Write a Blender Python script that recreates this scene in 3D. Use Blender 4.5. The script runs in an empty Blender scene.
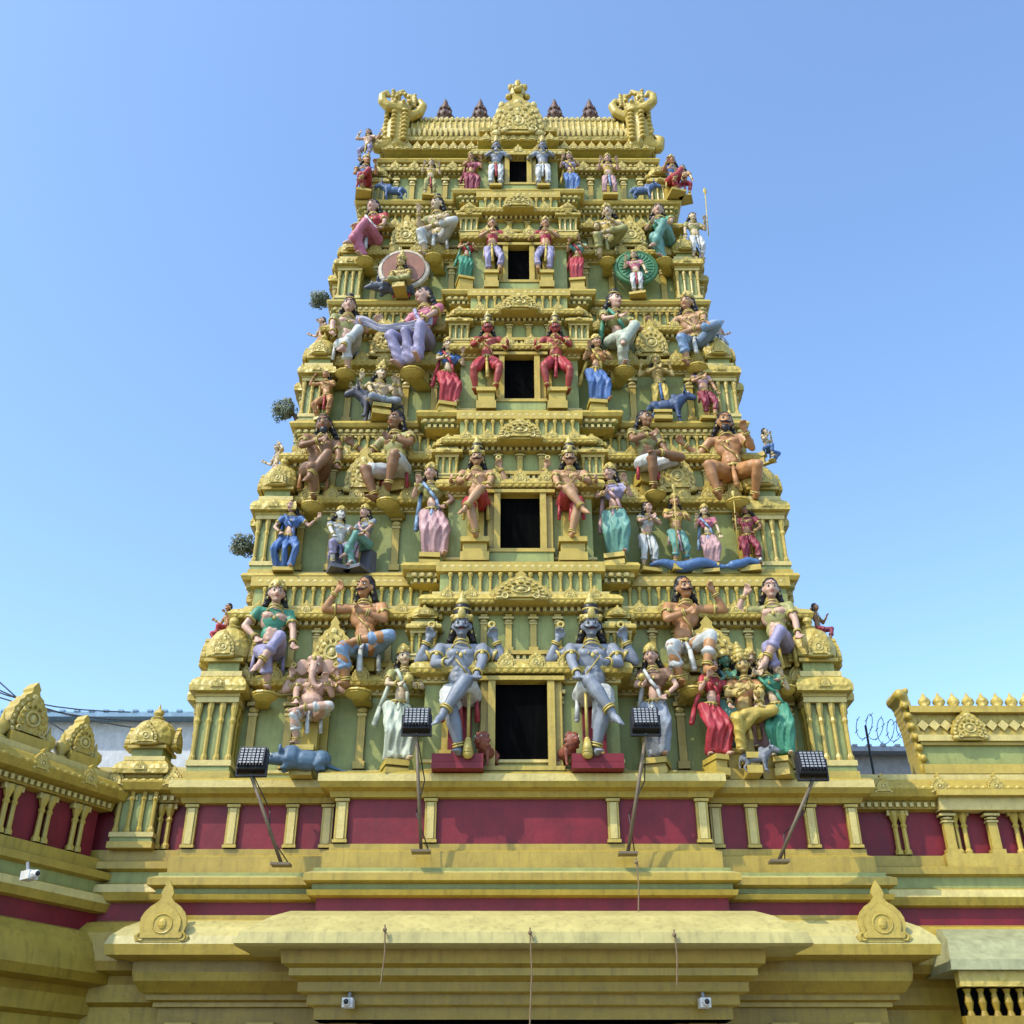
import bpy, math, random
from mathutils import Vector, Matrix, noise
random.seed(7)
V=Vector
scene=bpy.context.scene
COL=scene.collection
# ---------------------------------------------------------------- camera
CX=-0.13; CAMY=-14.0; CAMZ=1.6; PITCH=math.radians(30); F=1073.0
cd=bpy.data.cameras.new("camera"); cam=bpy.data.objects.new("camera",cd); COL.objects.link(cam)
cam.location=(CX,CAMY,CAMZ); cam.rotation_euler=(math.radians(90)+PITCH,0,0)
cd.sensor_width=36; cd.lens=F/1024*36; cd.clip_end=3000; scene.camera=cam
# pixel helpers: image pixels unprojected onto assumed depth planes to place things
def Zat(v,Y): return CAMZ+(Y-CAMY)*math.tan(PITCH+math.atan((512-v)/F))
def Xat(u,Y,Z):
    dc=(Y-CAMY)*math.cos(PITCH)+(Z-CAMZ)*math.sin(PITCH)
    return CX+(u-512)*dc/F
# ---------------------------------------------------------------- materials
MATS={}
def lin(c): return tuple(c)+(1,)
def mat(name,col,rough=.5,var=.25,bump=.15,scale=6,streak=.25,spec=.4,dark=None,metal=0,ao_shade=0,carve=0,gd=.1):
    if name in MATS: return MATS[name]
    m=bpy.data.materials.new(name); m.use_nodes=True; nt=m.node_tree; N=nt.nodes; L=nt.links
    b=N["Principled BSDF"]; b.inputs["Roughness"].default_value=rough; b.inputs["Metallic"].default_value=metal
    b.inputs["Specular IOR Level"].default_value=spec
    tc=N.new("ShaderNodeTexCoord")
    n1=N.new("ShaderNodeTexNoise"); n1.inputs["Scale"].default_value=scale; n1.inputs["Detail"].default_value=8; n1.inputs["Roughness"].default_value=.65
    L.new(tc.outputs["Object"],n1.inputs["Vector"])
    r1=N.new("ShaderNodeMapRange"); r1.inputs[1].default_value=.3; r1.inputs[2].default_value=.7; r1.inputs[3].default_value=1-var; r1.inputs[4].default_value=1+var*.5
    L.new(n1.outputs["Fac"],r1.inputs[0])
    mp=N.new("ShaderNodeMapping"); mp.inputs["Scale"].default_value=(5,5,.5); L.new(tc.outputs["Object"],mp.inputs[0])
    n2=N.new("ShaderNodeTexNoise"); n2.inputs["Scale"].default_value=3; n2.inputs["Detail"].default_value=6; L.new(mp.outputs[0],n2.inputs["Vector"])
    r2=N.new("ShaderNodeMapRange"); r2.inputs[1].default_value=.5; r2.inputs[2].default_value=.75; r2.inputs[3].default_value=0; r2.inputs[4].default_value=streak
    L.new(n2.outputs["Fac"],r2.inputs[0])
    mx=N.new("ShaderNodeMix"); mx.data_type='RGBA'; mx.blend_type='MULTIPLY'; mx.inputs[0].default_value=1
    mx.inputs[6].default_value=lin(col)
    L.new(r1.outputs[0],mx.inputs[7])
    m2=N.new("ShaderNodeMix"); m2.data_type='RGBA'; L.new(r2.outputs[0],m2.inputs[0]); L.new(mx.outputs[2],m2.inputs[6])
    dk=dark or (col[0]*.25+.01,col[1]*.25+.01,col[2]*.25+.01); m2.inputs[7].default_value=lin(dk)
    src=m2.outputs[2]
    if ao_shade: # ambient-occlusion shade painted into the base colour in crevices
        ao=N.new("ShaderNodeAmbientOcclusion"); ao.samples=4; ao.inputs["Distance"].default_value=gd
        rg=N.new("ShaderNodeMapRange"); rg.inputs[1].default_value=.25; rg.inputs[2].default_value=.8; rg.inputs[3].default_value=ao_shade; rg.inputs[4].default_value=0
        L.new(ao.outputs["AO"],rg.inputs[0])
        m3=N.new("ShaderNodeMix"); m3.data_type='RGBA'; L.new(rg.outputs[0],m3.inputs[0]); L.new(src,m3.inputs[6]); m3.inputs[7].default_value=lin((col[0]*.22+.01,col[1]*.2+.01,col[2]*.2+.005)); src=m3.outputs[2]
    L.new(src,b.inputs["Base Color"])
    bp=N.new("ShaderNodeBump"); bp.inputs["Strength"].default_value=bump; bp.inputs["Distance"].default_value=.03
    n3=N.new("ShaderNodeTexNoise"); n3.inputs["Scale"].default_value=scale*5; n3.inputs["Detail"].default_value=5; L.new(tc.outputs["Object"],n3.inputs["Vector"])
    L.new(n3.outputs["Fac"],bp.inputs["Height"])
    if carve:
        vo=N.new("ShaderNodeTexVoronoi"); vo.feature='SMOOTH_F1'; vo.inputs["Scale"].default_value=carve; L.new(tc.outputs["Object"],vo.inputs["Vector"])
        b2=N.new("ShaderNodeBump"); b2.invert=True; b2.inputs["Strength"].default_value=.6; b2.inputs["Distance"].default_value=.05
        L.new(vo.outputs["Distance"],b2.inputs["Height"]); L.new(bp.outputs[0],b2.inputs["Normal"]); L.new(b2.outputs[0],b.inputs["Normal"])
    else: L.new(bp.outputs[0],b.inputs["Normal"])
    MATS[name]=m; return m
GOLD=mat("gold_olive_paint",(.50,.365,.068),.38,.2,.25,4,.3,ao_shade=.8,gd=.14)
GREEN=mat("pale_green_paint",(.31,.34,.105),.5,.2,.2,4,.3,ao_shade=.75,gd=.14)
LIGHT=mat("light_gold_paint",(.62,.50,.17),.4,.2,.25,5,.25,ao_shade=.8)
MAROON=mat("maroon_paint",(.19,.010,.018),.5,.3,.15,3,.25,ao_shade=.5)
DEEP=mat("deep_gold_paint",(.31,.205,.020),.38,.22,.2,4,.35,ao_shade=.6)
PALE=mat("pale_yellow_paint",(.49,.42,.155),.42,.22,.2,2.5,.4,ao_shade=.4)
CARVE=mat("carved_gold_paint",(.52,.395,.09),.4,.2,.2,5,.25,ao_shade=.8,carve=14)
BASEG=mat("shaded_base_gold",(.42,.30,.048),.36,.22,.2,3,.4,ao_shade=.6)  # darker copy of the gold; shade on the lower base put into colour
DARK=mat("shade_black",(.004,.004,.004),1,.2,0,spec=0)  # black colour standing in for shade in openings and undersides
BLACK=mat("black_metal",(.02,.02,.022),.4,.2,.1)
GREYM=mat("grey_metal",(.3,.31,.32),.4,.2,.1)
WHITE=mat("white_paint",(.75,.75,.72),.5,.15,.1)
ARCH=[GOLD,GREEN,LIGHT,MAROON,DEEP,DARK,PALE,CARVE]
BASE=[BASEG,GREEN,LIGHT,MAROON,DEEP,DARK,PALE,CARVE]
# ---------------------------------------------------------------- mesh builder
class MB:
    def __init__(s): s.v=[];s.f=[];s.m=[];s.M=None
    def add(s,vs,fs,mi=0):
        o=len(s.v)
        if s.M is not None:
            M=s.M; vs=[M@V(p) for p in vs]
            if M.determinant()<0: fs=[tuple(reversed(f)) for f in fs]
        s.v.extend([tuple(p) for p in vs]); s.f.extend([tuple(i+o for i in f) for f in fs]); s.m.extend([mi]*len(fs))
    def box(s,x0,x1,y0,y1,z0,z1,mi=0,tx=0,ty=0):
        vs=[(x0,y0,z0),(x1,y0,z0),(x1,y1,z0),(x0,y1,z0),(x0+tx,y0+ty,z1),(x1-tx,y0+ty,z1),(x1-tx,y1-ty,z1),(x0+tx,y1-ty,z1)]
        s.add(vs,[(3,2,1,0),(4,5,6,7),(0,1,5,4),(1,2,6,5),(2,3,7,6),(3,0,4,7)],mi)
    def lathe(s,prof,c=(0,0,0),n=12,mi=0,sq=1):
        vs=[];fs=[];c=V(c)
        for r,z in prof:
            for k in range(n):
                a=2*math.pi*(k+.5)/n; vs.append((c.x+r*math.cos(a),c.y+r*math.sin(a)*sq,c.z+z))
        for j in range(len(prof)-1):
            for k in range(n):
                fs.append((j*n+k,j*n+(k+1)%n,(j+1)*n+(k+1)%n,(j+1)*n+k))
        fs.append(tuple(reversed(range(n)))); fs.append(tuple(range((len(prof)-1)*n,len(prof)*n)))
        s.add(vs,fs,mi)
    def ell(s,c,r,mi=0,n=10,k=6,R=None):
        if not hasattr(r,'__len__'): r=(r,r,r)
        vs=[];fs=[];c=V(c)
        def T(x,y,z):
            p=V((x*r[0],y*r[1],z*r[2]))
            if R is not None: p=R@p
            return c+p
        vs.append(T(0,0,-1))
        for j in range(1,k):
            t=-math.pi/2+math.pi*j/k
            for i in range(n):
                a=2*math.pi*i/n; vs.append(T(math.cos(t)*math.cos(a),math.cos(t)*math.sin(a),math.sin(t)))
        vs.append(T(0,0,1)); top=len(vs)-1
        for i in range(n):
            fs.append((0,1+(i+1)%n,1+i)); fs.append((top,1+(k-2)*n+i,1+(k-2)*n+(i+1)%n))
        for j in range(k-2):
            for i in range(n):
                a=1+j*n; b=a+n; fs.append((a+i,a+(i+1)%n,b+(i+1)%n,b+i))
        s.add(vs,fs,mi)
    def cone(s,p0,p1,r0,r1,mi=0,n=8):
        p0=V(p0);p1=V(p1);d=p1-p0
        if d.length<1e-6: return
        q=d.to_track_quat('Z','Y').to_matrix(); vs=[]
        for p,r in((p0,r0),(p1,r1)):
            for k in range(n):
                a=2*math.pi*k/n; vs.append(p+q@V((r*math.cos(a),r*math.sin(a),0)))
        fs=[(k,(k+1)%n,n+(k+1)%n,n+k) for k in range(n)]+[tuple(reversed(range(n))),tuple(range(n,2*n))]
        s.add(vs,fs,mi)
    def cap(s,p0,p1,r0,r1,mi=0,n=8):
        s.cone(p0,p1,r0,r1,mi,n); s.ell(p0,r0,mi,n,5); s.ell(p1,r1,mi,n,5)
    def chain(s,pts,rs,mi=0,n=8):
        for i in range(len(pts)-1): s.cap(pts[i],pts[i+1],rs[i],rs[i+1],mi,n)
    def torus(s,c,axis,R,r,mi=0,n=14,k=6,sy=1):
        q=V(axis).to_track_quat('Z','Y').to_matrix(); vs=[];fs=[];c=V(c)
        for i in range(n):
            a=2*math.pi*i/n
            for j in range(k):
                b=2*math.pi*j/k; rr=R+r*math.cos(b)
                vs.append(c+q@V((rr*math.cos(a),rr*math.sin(a)*sy,r*math.sin(b))))
        for i in range(n):
            for j in range(k):
                fs.append((i*k+j,((i+1)%n)*k+j,((i+1)%n)*k+(j+1)%k,i*k+(j+1)%k))
        s.add(vs,fs,mi)
    def poly(s,pts,y0,y1,mi=0):
        n=len(pts); vs=[(x,y0,z) for x,z in pts]+[(x,y1,z) for x,z in pts]
        fs=[tuple(range(n)),tuple(reversed(range(n,2*n)))]+[(i,n+i,n+(i+1)%n,(i+1)%n) for i in range(n)]
        s.add(vs,fs,mi)
    def make(s,name,mats,parent=None,smooth=False,label=None,loc=None):
        me=bpy.data.meshes.new(name); me.from_pydata(s.v,[],s.f)
        for m in mats: me.materials.append(m)
        if len(mats)>1: me.polygons.foreach_set("material_index",s.m)
        if smooth: me.polygons.foreach_set("use_smooth",[True]*len(s.f))
        me.update()
        o=bpy.data.objects.new(name,me); COL.objects.link(o)
        if parent: o.parent=parent
        if loc: o.location=loc
        if label: o["label"]=label
        return o
def root(name,label,cat,loc=(0,0,0),rz=0,group=None,kind=None):
    e=bpy.data.objects.new(name,None); COL.objects.link(e); e.location=loc; e.rotation_euler=(0,0,rz)
    e.empty_display_size=.2; e["label"]=label; e["category"]=cat
    if group: e["group"]=group
    return e
def remeshed(mb,name,mats,parent,voxel,fold=0,smooth_it=2):
    me=bpy.data.meshes.new(name); me.from_pydata(mb.v,[],mb.f); me.update()
    o=bpy.data.objects.new(name,me); COL.objects.link(o)
    r=o.modifiers.new("r",'REMESH'); r.mode='VOXEL'; r.voxel_size=voxel; r.use_smooth_shade=True
    if smooth_it:
        sm=o.modifiers.new("s",'SMOOTH'); sm.factor=.5; sm.iterations=smooth_it
    dg=bpy.context.evaluated_depsgraph_get()
    nm=bpy.data.meshes.new_from_object(o.evaluated_get(dg))
    o.modifiers.clear(); o.data=nm; nm.name=name; bpy.data.meshes.remove(me)
    nm.materials.clear()
    for m in mats: nm.materials.append(m)
    if fold:
        A,kx,kz=fold
        for vt in nm.vertices:
            c=vt.co; n=vt.normal
            w=math.sin(kx*c.x+kz*c.z+6*math.sin(9*c.z+5*c.x)*.5+18*c.y)
            a=A*(1-1.8*abs(w))*(1-abs(n.z)*.4)
            vt.co=c+n*a
    nm.polygons.foreach_set("use_smooth",[True]*len(nm.polygons)); nm.update()
    o.parent=parent
    return o
# ---------------------------------------------------------------- figures
SK={'tan':(.46,.26,.13),'pink':(.55,.34,.24),'orange':(.43,.21,.085),'brown':(.25,.125,.055),'bluegrey':(.22,.24,.275),'red':(.36,.06,.045),'fair':(.55,.42,.26),'green':(.10,.25,.15),'olive':(.40,.33,.14),'dark':(.10,.06,.05),'white':(.55,.54,.48),'gold':(.50,.36,.12)}
CL={'blue':(.08,.16,.36),'white':(.54,.55,.51),'red':(.40,.04,.05),'green':(.06,.25,.15),'teal':(.14,.32,.26),'pink':(.50,.15,.21),'yellow':(.55,.40,.08),'lilac':(.31,.28,.42),'orange':(.46,.22,.08),'pale':(.46,.50,.38),'grey':(.24,.27,.31),'brown':(.20,.11,.06),'sky':(.22,.33,.48),'maroon':(.23,.03,.05),'olive':(.32,.30,.10),'rose':(.48,.29,.29)}
GILT=mat("gilded_ornament",(.50,.38,.09),.35,.2,.15,20,.2,spec=.5,ao_shade=.5,gd=.04)
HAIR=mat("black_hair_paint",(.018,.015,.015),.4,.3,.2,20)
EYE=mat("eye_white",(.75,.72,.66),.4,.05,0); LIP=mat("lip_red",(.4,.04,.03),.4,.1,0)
def skinm(k): return mat("skin_paint_"+k,SK[k],.45,.22,.15,9,.3,spec=.4,ao_shade=.65,gd=.08)
def clothm(k): return mat("cloth_paint_"+k,CL[k],.5,.3,.25,8,.35,ao_shade=.8,gd=.08)
def ik(a,b,l1,l2,pole):
    a=V(a);b=V(b);d=b-a;L=d.length
    if L>(l1+l2)*.995: b=a+d*((l1+l2)*.995/L); d=b-a; L=d.length
    x=(l1*l1-l2*l2+L*L)/(2*L); h=math.sqrt(max(0,l1*l1-x*x)); u=d/L
    p=V(pole); p=p-u*p.dot(u)
    if p.length<1e-4: p=V((0,-1,0))
    p.normalize(); return a+u*x+p*h,b
ARM={'down':((.17,-.05,-.0),(.6,.3,-.4)),'hip':((.105,-.06,.06),(1,.3,-.1)),'raise':((.18,-.07,.40),(1,-.1,-.5)),
'bless':((.14,-.15,.25),(.4,.2,-1)),'chest':((.03,-.14,.2),(.9,.1,-.7)),'out':((.32,-.08,.25),(.2,.2,-1)),'knee':((.10,-.2,.03),(1,0,-.3)),
'fwd':((.07,-.19,.13),(.8,.1,-.8)),'up4':((.21,.0,.35),(.5,.2,-1)),'pray':((.012,-.15,.23),(1,0,-.7)),'side':((.19,-.1,.1),(.8,.3,-.6)),
'low4':((.22,-.06,.18),(.6,.2,-.8)),'rest':((.15,-.13,.0),(.8,.4,-.2))}
def figure(loc,ht,yaw=0,pose='stand',arms=('down','down'),skin='tan',cloth='blue',top=None,crown='tall',fem=False,lean=0,turn=0,four=None,stache=False,beard=False,
           hair=True,prop=None,voxel=.0100,head='human',mir=1,ped='gold',pedh=.1,pedw=.2,label="",group=None,fat=0,longcloth=None,peddepth=.26,bracket=False,jit=0,bulk=1.1):
    G=MB();C=MB();T=MB();H=MB();K=MB();J=MB();E=MB(); BK=bulk
    crh={'tall':.13,'short':.06,'bun':.05,None:0,'cone':.17}[crown]
    hipx=.054
    P={'stand':.5,'sway':.49,'sit':.33,'squat':.34,'cross':.42,'lotus':.09,'stride':.45,'kneel':.32,'ride':.3,'ease':.35,'xsit':.36}[pose]
    feet={'stand':((-.07,-.02,.03),(.07,-.02,.03)),'sway':((-.03,-.0,.03),(.10,-.08,.03)),'sit':((-.06,-.13,.03),(.08,-.19,.05)),
      'squat':((-.09,-.12,.02),(.05,-.20,.07)),'cross':((.015,-.13,.02),(-.085,-.27,.20)),'lotus':((.1,-.17,.04),(-.1,-.19,.05)),
      'stride':((-.11,-.02,.03),(.09,-.09,.03)),'kneel':((-.12,-.16,.03),(.13,-.04,.04)),'ride':((-.13,-.16,.0),(.15,-.1,.02)),
      'ease':((-.05,-.13,.02),(-.03,-.20,.31)),'xsit':((.0,-.12,.02),(-.06,-.24,.15))}[pose]
    kp={'stand':((-.1,-1,.1),(.1,-1,.1)),'sway':((-.1,-1,0),(.6,-1,0)),'sit':((-.35,-1,.6),(.35,-1,.6)),'squat':((-.6,-1,.6),(.35,-1,.7)),
      'cross':((-.2,-1,.4),(.45,-1,.9)),'lotus':((-1,-.4,0),(1,-.4,0)),'stride':((-.5,-1,.2),(.6,-1,.2)),'kneel':((-.6,-1,.6),(.6,-1,-.3)),'ride':((-1,-.6,.5),(1,-.6,.5)),
      'ease':((-.2,-1,.5),(1,-.5,.1)),'xsit':((-.2,-1,.4),(.4,-1,.9))}[pose]
    if jit: feet=tuple((f[0]+random.uniform(-.025,.025),f[1]+random.uniform(-.03,.03),f[2]+random.uniform(0,.03)) for f in feet)
    O=V((0,0,P))
    def sp(x,y,z): return O+V((x+lean*z+(.02*math.sin(z*9) if fem else 0),y,z))
    hw=1.1 if fem else 1
    G.ell(sp(0,0,0),(.077*hw,.06,.062)); G.ell(sp(0,-.01*(1+fat*3),.1),(.062*(.85 if fem else 1)*BK+fat*.04,.047+fat*.05,.085))
    G.ell(sp(0,0,.22),(.086*(.88 if fem else 1.06)*BK,.056,.092)); G.cap(sp(-.09*BK,0,.295),sp(.09*BK,0,.295),.032,.032)
    for s in(-1,1):
        if fem: G.ell(sp(s*.036,-.045,.225),(.033,.033,.033))
        else: G.ell(sp(s*.040,-.033,.25),(.046,.032,.032))
    if not fem: 
        for q in range(3): 
            for s in(-1,1): G.ell(sp(s*.02,-.046-fat*.05,.07+q*.035),(.019,.012,.016))
    G.cap(sp(0,0,.3),sp(0,-.005,.375),.032,.027)
    legs=[]
    for i,s in enumerate((-1,1)):
        hp=O+V((s*hipx*hw,0,-.01)); kn,ft=ik(hp,feet[i],.245,.245,kp[i]); legs.append((hp,kn,ft))
        G.chain([hp,hp.lerp(kn,.5),kn],[.053*BK,.045*BK,.032*BK]); md=kn.lerp(ft,.32)
        G.ell(kn,.034*BK); G.chain([kn,md,kn.lerp(ft,.65),ft],[.031*BK,.036*BK,.027*BK,.019*BK])
        fd=V((s*.25,-1,0)); 
        if pose=='lotus': fd=V((-s*1,-.3,0))
        if pose in('cross','xsit') and i==1: fd=V((-.5,-.8,-.75))
        if pose=='ease' and i==1: fd=V((-1,-.4,-.2))
        fd.normalize()
        G.chain([ft+V((0,.01,-.01)),ft+fd*.045+V((0,0,-.012)),ft+fd*.085+V((0,0,-.017))],[.022,.023,.015])
        for t in range(5):
            sd=V((-fd.y,fd.x,0))*((t-2)*.010); G.cap(ft+fd*.083+sd+V((0,0,-.018)),ft+fd*(.108-.004*abs(t-1))+sd+V((0,0,-.02)),.0075,.0065,n=6)
        J.torus(kn.lerp(ft,.86),(ft-kn),.026*BK,.007); J.torus(kn.lerp(ft,.80),(ft-kn),.027*BK,.005)
    def arm(i,key,sh=None):
        s=(-1,1)[i]; t,pl=ARM[key]; tgt=sp(s*t[0],t[1],t[2]); shp=sp(s*.102*BK,.0 if sh is None else .03,.292)
        el,wr=ik(shp,tgt,.155,.145,(s*pl[0],pl[1],pl[2]))
        r=(.78 if fem else .92)*BK
        G.chain([shp,shp.lerp(el,.45),el],[.035*r,.034*r,.024*r]); G.chain([el,el.lerp(wr,.3),wr],[.025*r,.026*r,.016*r])
        d=(wr-el).normalized(); 
        if key in('bless','up4','chest','hip'): d=(d+V((0,-.2,.8 if key in('bless','up4') else 0))).normalized()
        sd=d.cross(V((0,-1,.1))); 
        if sd.length<.2: sd=d.cross(V((1,0,0)))
        sd.normalize(); nn=sd.cross(d).normalized()
        if nn.y>0: nn=-nn
        pc=wr+d*.026; G.cap(wr+d*.008,pc,.017,.018); G.cap(pc-sd*.013,pc+sd*.013,.012,.012)
        for q,(ln,off) in enumerate(((.036,-.023),(.044,-.008),(.042,.008),(.033,.022))):
            a=pc+d*.012+sd*off; b=a+d*ln*.6+nn*.006; c=b+d*ln*.35+nn*.022
            G.chain([a,b,c],[.0082,.0075,.0068],n=6)
        a=wr+d*.018-sd*.018*s; b=a-sd*.02*s+d*.016+nn*.008; G.chain([a,b,b+d*.02+nn*.012],[.0092,.0082,.0072],n=6)
        J.torus(shp.lerp(el,.55),(el-shp),.036*r,.008); J.ell(shp.lerp(el,.55)+V((0,-.036,.008)),(.013,.008,.016)); J.torus(el.lerp(wr,.88),(wr-el),.021*BK,.006); J.torus(el.lerp(wr,.80),(wr-el),.021*BK,.005)
        if key in('up4',):
            J.torus(wr+d*.10,(0,1,0),.018,.010); J.cap(wr+d*.05,wr+d*.085,.007,.007)
        return shp,el,wr
    A=[arm(0,arms[0]),arm(1,arms[1])]
    if four: arm(0,four[0],1); arm(1,four[1],1)
    Mh=Matrix.Translation(sp(0,-.008,.37))@Matrix.Rotation(turn,4,'Z')@Matrix.Rotation(.14,4,'X')@Matrix.Rotation(-lean*1.2,4,'Y')@Matrix.Scale(1.13,4)
    for m_ in(G,H,K,J,E): m_.M=Mh
    if head=='elephant':
        G.ell((0,0,.06),(.066,.066,.07)); G.ell((-.03,-.02,.11),.032);G.ell((.03,-.02,.11),.032)
        for s in(-1,1): G.ell((s*.1,.012,.055),(.062,.013,.07)); G.cap((s*.03,-.05,.02),(s*.045,-.085,-.005),.011,.005)
        G.chain([(0,-.05,.05),(0,-.085,.0),(.0,-.1,-.06),(.02,-.105,-.11),(.06,-.11,-.135),(.085,-.115,-.11)],[.036,.031,.026,.021,.017,.014])
        for s in(-1,1): E.ell((s*.034,-.06,.06),(.012,.006,.007),0); E.ell((s*.033,-.065,.06),(.005,.004,.005),1)
    else:
        G.ell((0,0,.068),(.048,.056,.062)); G.ell((0,-.016,.026),(.033,.038,.034)); G.cap((0,-.052,.070),(0,-.068,.048),.007,.011,n=6); G.ell((-.009,-.06,.045),.008); G.ell((.009,-.06,.045),.008)
        G.ell((0,-.05,.008),(.015,.012,.011)); G.ell((0,-.054,.031),(.017,.008,.009))
        for s in(-1,1):
            G.ell((s*.050,.004,.055),(.01,.015,.024)); G.ell((s*.026,-.040,.046),(.015,.014,.014)); G.cap((s*.01,-.054,.085),(s*.032,-.047,.087),.007,.006,n=6)
            E.ell((s*.020,-.0525,.070),(.0115,.006,.0055),0,8,5); E.ell((s*.020,-.0575,.070),(.0062,.003,.0054),1,8,5)
            E.cap((s*.008,-.059,.086),(s*.034,-.048,.089),.0033,.0024,1,5)
            J.ell((s*.055,-.004,.028),(.006,.007,.010)) 
        E.ell((0,-.0615,.031),(.013,.004,.0038),2); E.ell((0,-.0585,.097),(.0035,.003,.007),2,6,4)
        if stache:
            for s in(-1,1): E.chain([(0,-.068,.038),(s*.022,-.06,.036),(s*.042,-.045,.05)],[.0065,.006,.003],1,6)
        if beard: H.ell((0,-.04,.0),(.03,.024,.030)); H.cap((0,-.04,-.01),(0,-.045,-.035),.022,.01)
    if hair and head=='human':
        H.ell((0,.016,.082),(.055,.056,.064)); 
        for s in(-1,1):
            H.cap((s*.043,.01,.075),(s*.046,.02,.02),.018,.022); H.chain([(s*.048,.02,.03),(s*.066,.025,-.03),(s*.082,.02,-.085)],[.022,.020,.012])
            for q in range(4): H.ell((s*(.05+.008*q),.006,.05-.034*q),(.017,.013,.014),0,6,4)
    if crown=='tall':
        K.lathe([(.058,.09),(.062,.1),(.056,.11),(.054,.12),(.058,.128),(.048,.135),(.046,.155),(.050,.162),(.038,.17),(.034,.19),(.038,.197),(.024,.205),(.016,.215),(.02,.225),(.004,.245)],(0,.008,0),12)
        K.ell((0,-.052,.118),(.02,.012,.028))
        for q in range(8): a=q*.785; K.ell((.056*math.cos(a),.008+.056*math.sin(a),.128),(.012,.012,.018),0,6,4)
    elif crown=='cone':
        K.lathe([(.060,.088),(.064,.1),(.056,.11),(.058,.12)],(0,.008,0),12)
        H.lathe([(.052,.11),(.050,.14),(.043,.16),(.046,.175),(.03,.19)],(0,.008,0),12); K.lathe([(.046,.15),(.050,.155),(.045,.162)],(0,.008,0),12)
        K.lathe([(.034,.185),(.036,.195),(.028,.21),(.02,.225),(.022,.235),(.008,.25),(.003,.27)],(0,.008,0),12)
        K.ell((0,-.056,.12),(.022,.012,.034)); K.ell((-.05,-.02,.11),.014); K.ell((.05,-.02,.11),.014)
    elif crown=='short':
        K.lathe([(.056,.09),(.060,.1),(.053,.112),(.048,.135),(.03,.155),(.01,.17)],(0,.008,0),12); K.ell((0,-.05,.115),(.016,.012,.024)); K.ell((-.035,-.03,.11),.012); K.ell((.035,-.03,.11),.012)
    elif crown=='bun':
        H.ell((0,.01,.15),(.034,.034,.03)); K.torus((0,.01,.128),(0,0,1),.038,.007)
    for m_ in(G,H,K,J,E): m_.M=None
    J.torus(sp(0,-.012,.325),(0,.35,1),.045,.007,sy=.9); J.torus(sp(0,-.018,.275),(0,.75,1),.062,.006,sy=.95); J.ell(sp(0,-.069,.225),(.013,.007,.015))
    for q in range(5): a=-.9+.45*q; J.ell(sp(.055*math.sin(a),-.064+.01*abs(a),.27-.03*math.cos(a)),(.007,.005,.009),0,6,4)
    J.torus(sp(0,0,.035),(0,0,1),.073*hw+fat*.02,.009,sy=.82); J.ell(sp(0,-.067,.03),(.016,.009,.016))
    for q in range(7): a=-1.2+.4*q; J.ell(sp(.078*hw*math.sin(a),-.066*math.cos(a),.012),(.007,.006,.013),0,6,4)
    if not fem and not top: J.chain([sp(-.075,-.035,.28),sp(-.03,-.062,.2),sp(.04,-.062+(-.04*fat),.11),sp(.06,-.045,.05)],[.005]*4,n=6)
    C.ell(sp(0,0,-.01),(.087*hw,.069,.056))
    ext={'sari':.93,'dhoti':.5,'short':.0}.get(longcloth or('sari' if fem else 'dhoti'))
    for i,(hp,kn,ft) in enumerate(legs):
        if ext>.1:
            C.chain([hp,hp.lerp(kn,.5),kn],[.064,.057,.045]); e_=kn.lerp(ft,ext); C.chain([kn,e_],[.045,.043 if ext>.8 else .040])
            if ext<.8: C.torus(e_,ft-kn,.038,.012)
        else: C.chain([hp,hp.lerp(kn,.72)],[.061*BK,.050*BK])
    if ext>.8 and pose in('stand','sway'):
        a=(legs[0][1]+legs[1][1])/2; b=(legs[0][2]+legs[1][2])/2
        C.chain([O+V((0,0,-.02)),a,b+V((0,0,.04))],[.070,.056,.064]); C.cap(b+V((-.05,0,.03)),b+V((.05,0,.03)),.035,.035)
    elif ext>.8:
        a=(legs[0][1]+legs[1][1])/2; C.cap(O,a,.05,.035); C.chain([a,(legs[0][2]+legs[1][2])/2+V((0,.01,.03))],[.035,.045])
    SA=MB(); k=.08 if P>.4 and pose!='cross' else .12
    SA.chain([O+V((0,-.066,.0)),O+V((0,-k,-.07)),O+V((.01,-k-.02,-min(.28,P*.6)))],[.014,.016,.022],n=8)
    if not fem:
        for s in(-1,1): SA.chain([O+V((s*.078,-.02,.03)),O+V((s*.10,-.03,-.05)),O+V((s*.105,-.02,-.17))],[.012,.012,.018],n=7)
    if top:
        T.ell(sp(0,0,.22),(.091*BK,.062,.085)); T.cap(sp(-.085*BK,0,.29),sp(.085*BK,0,.29),.038,.038)
        if fem:
            for s in(-1,1): T.ell(sp(s*.036,-.047,.225),(.037,.037,.035))
        else: T.ell(sp(0,0,.12),(.072*BK,.054,.09))
        for i in(0,1): T.cap(A[i][0],A[i][0].lerp(A[i][1],.45),.040,.038)
    if fem: SA.chain([sp(.08,-.03,.0),sp(.03,-.070,.12),sp(-.03,-.084,.2),sp(-.072,-.040,.31),sp(-.1,.03,.27),sp(-.13,.05,.0),sp(-.13,.04,-.15)],[.016,.015,.016,.016,.018,.024,.028],n=7)
    PR=MB()
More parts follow.
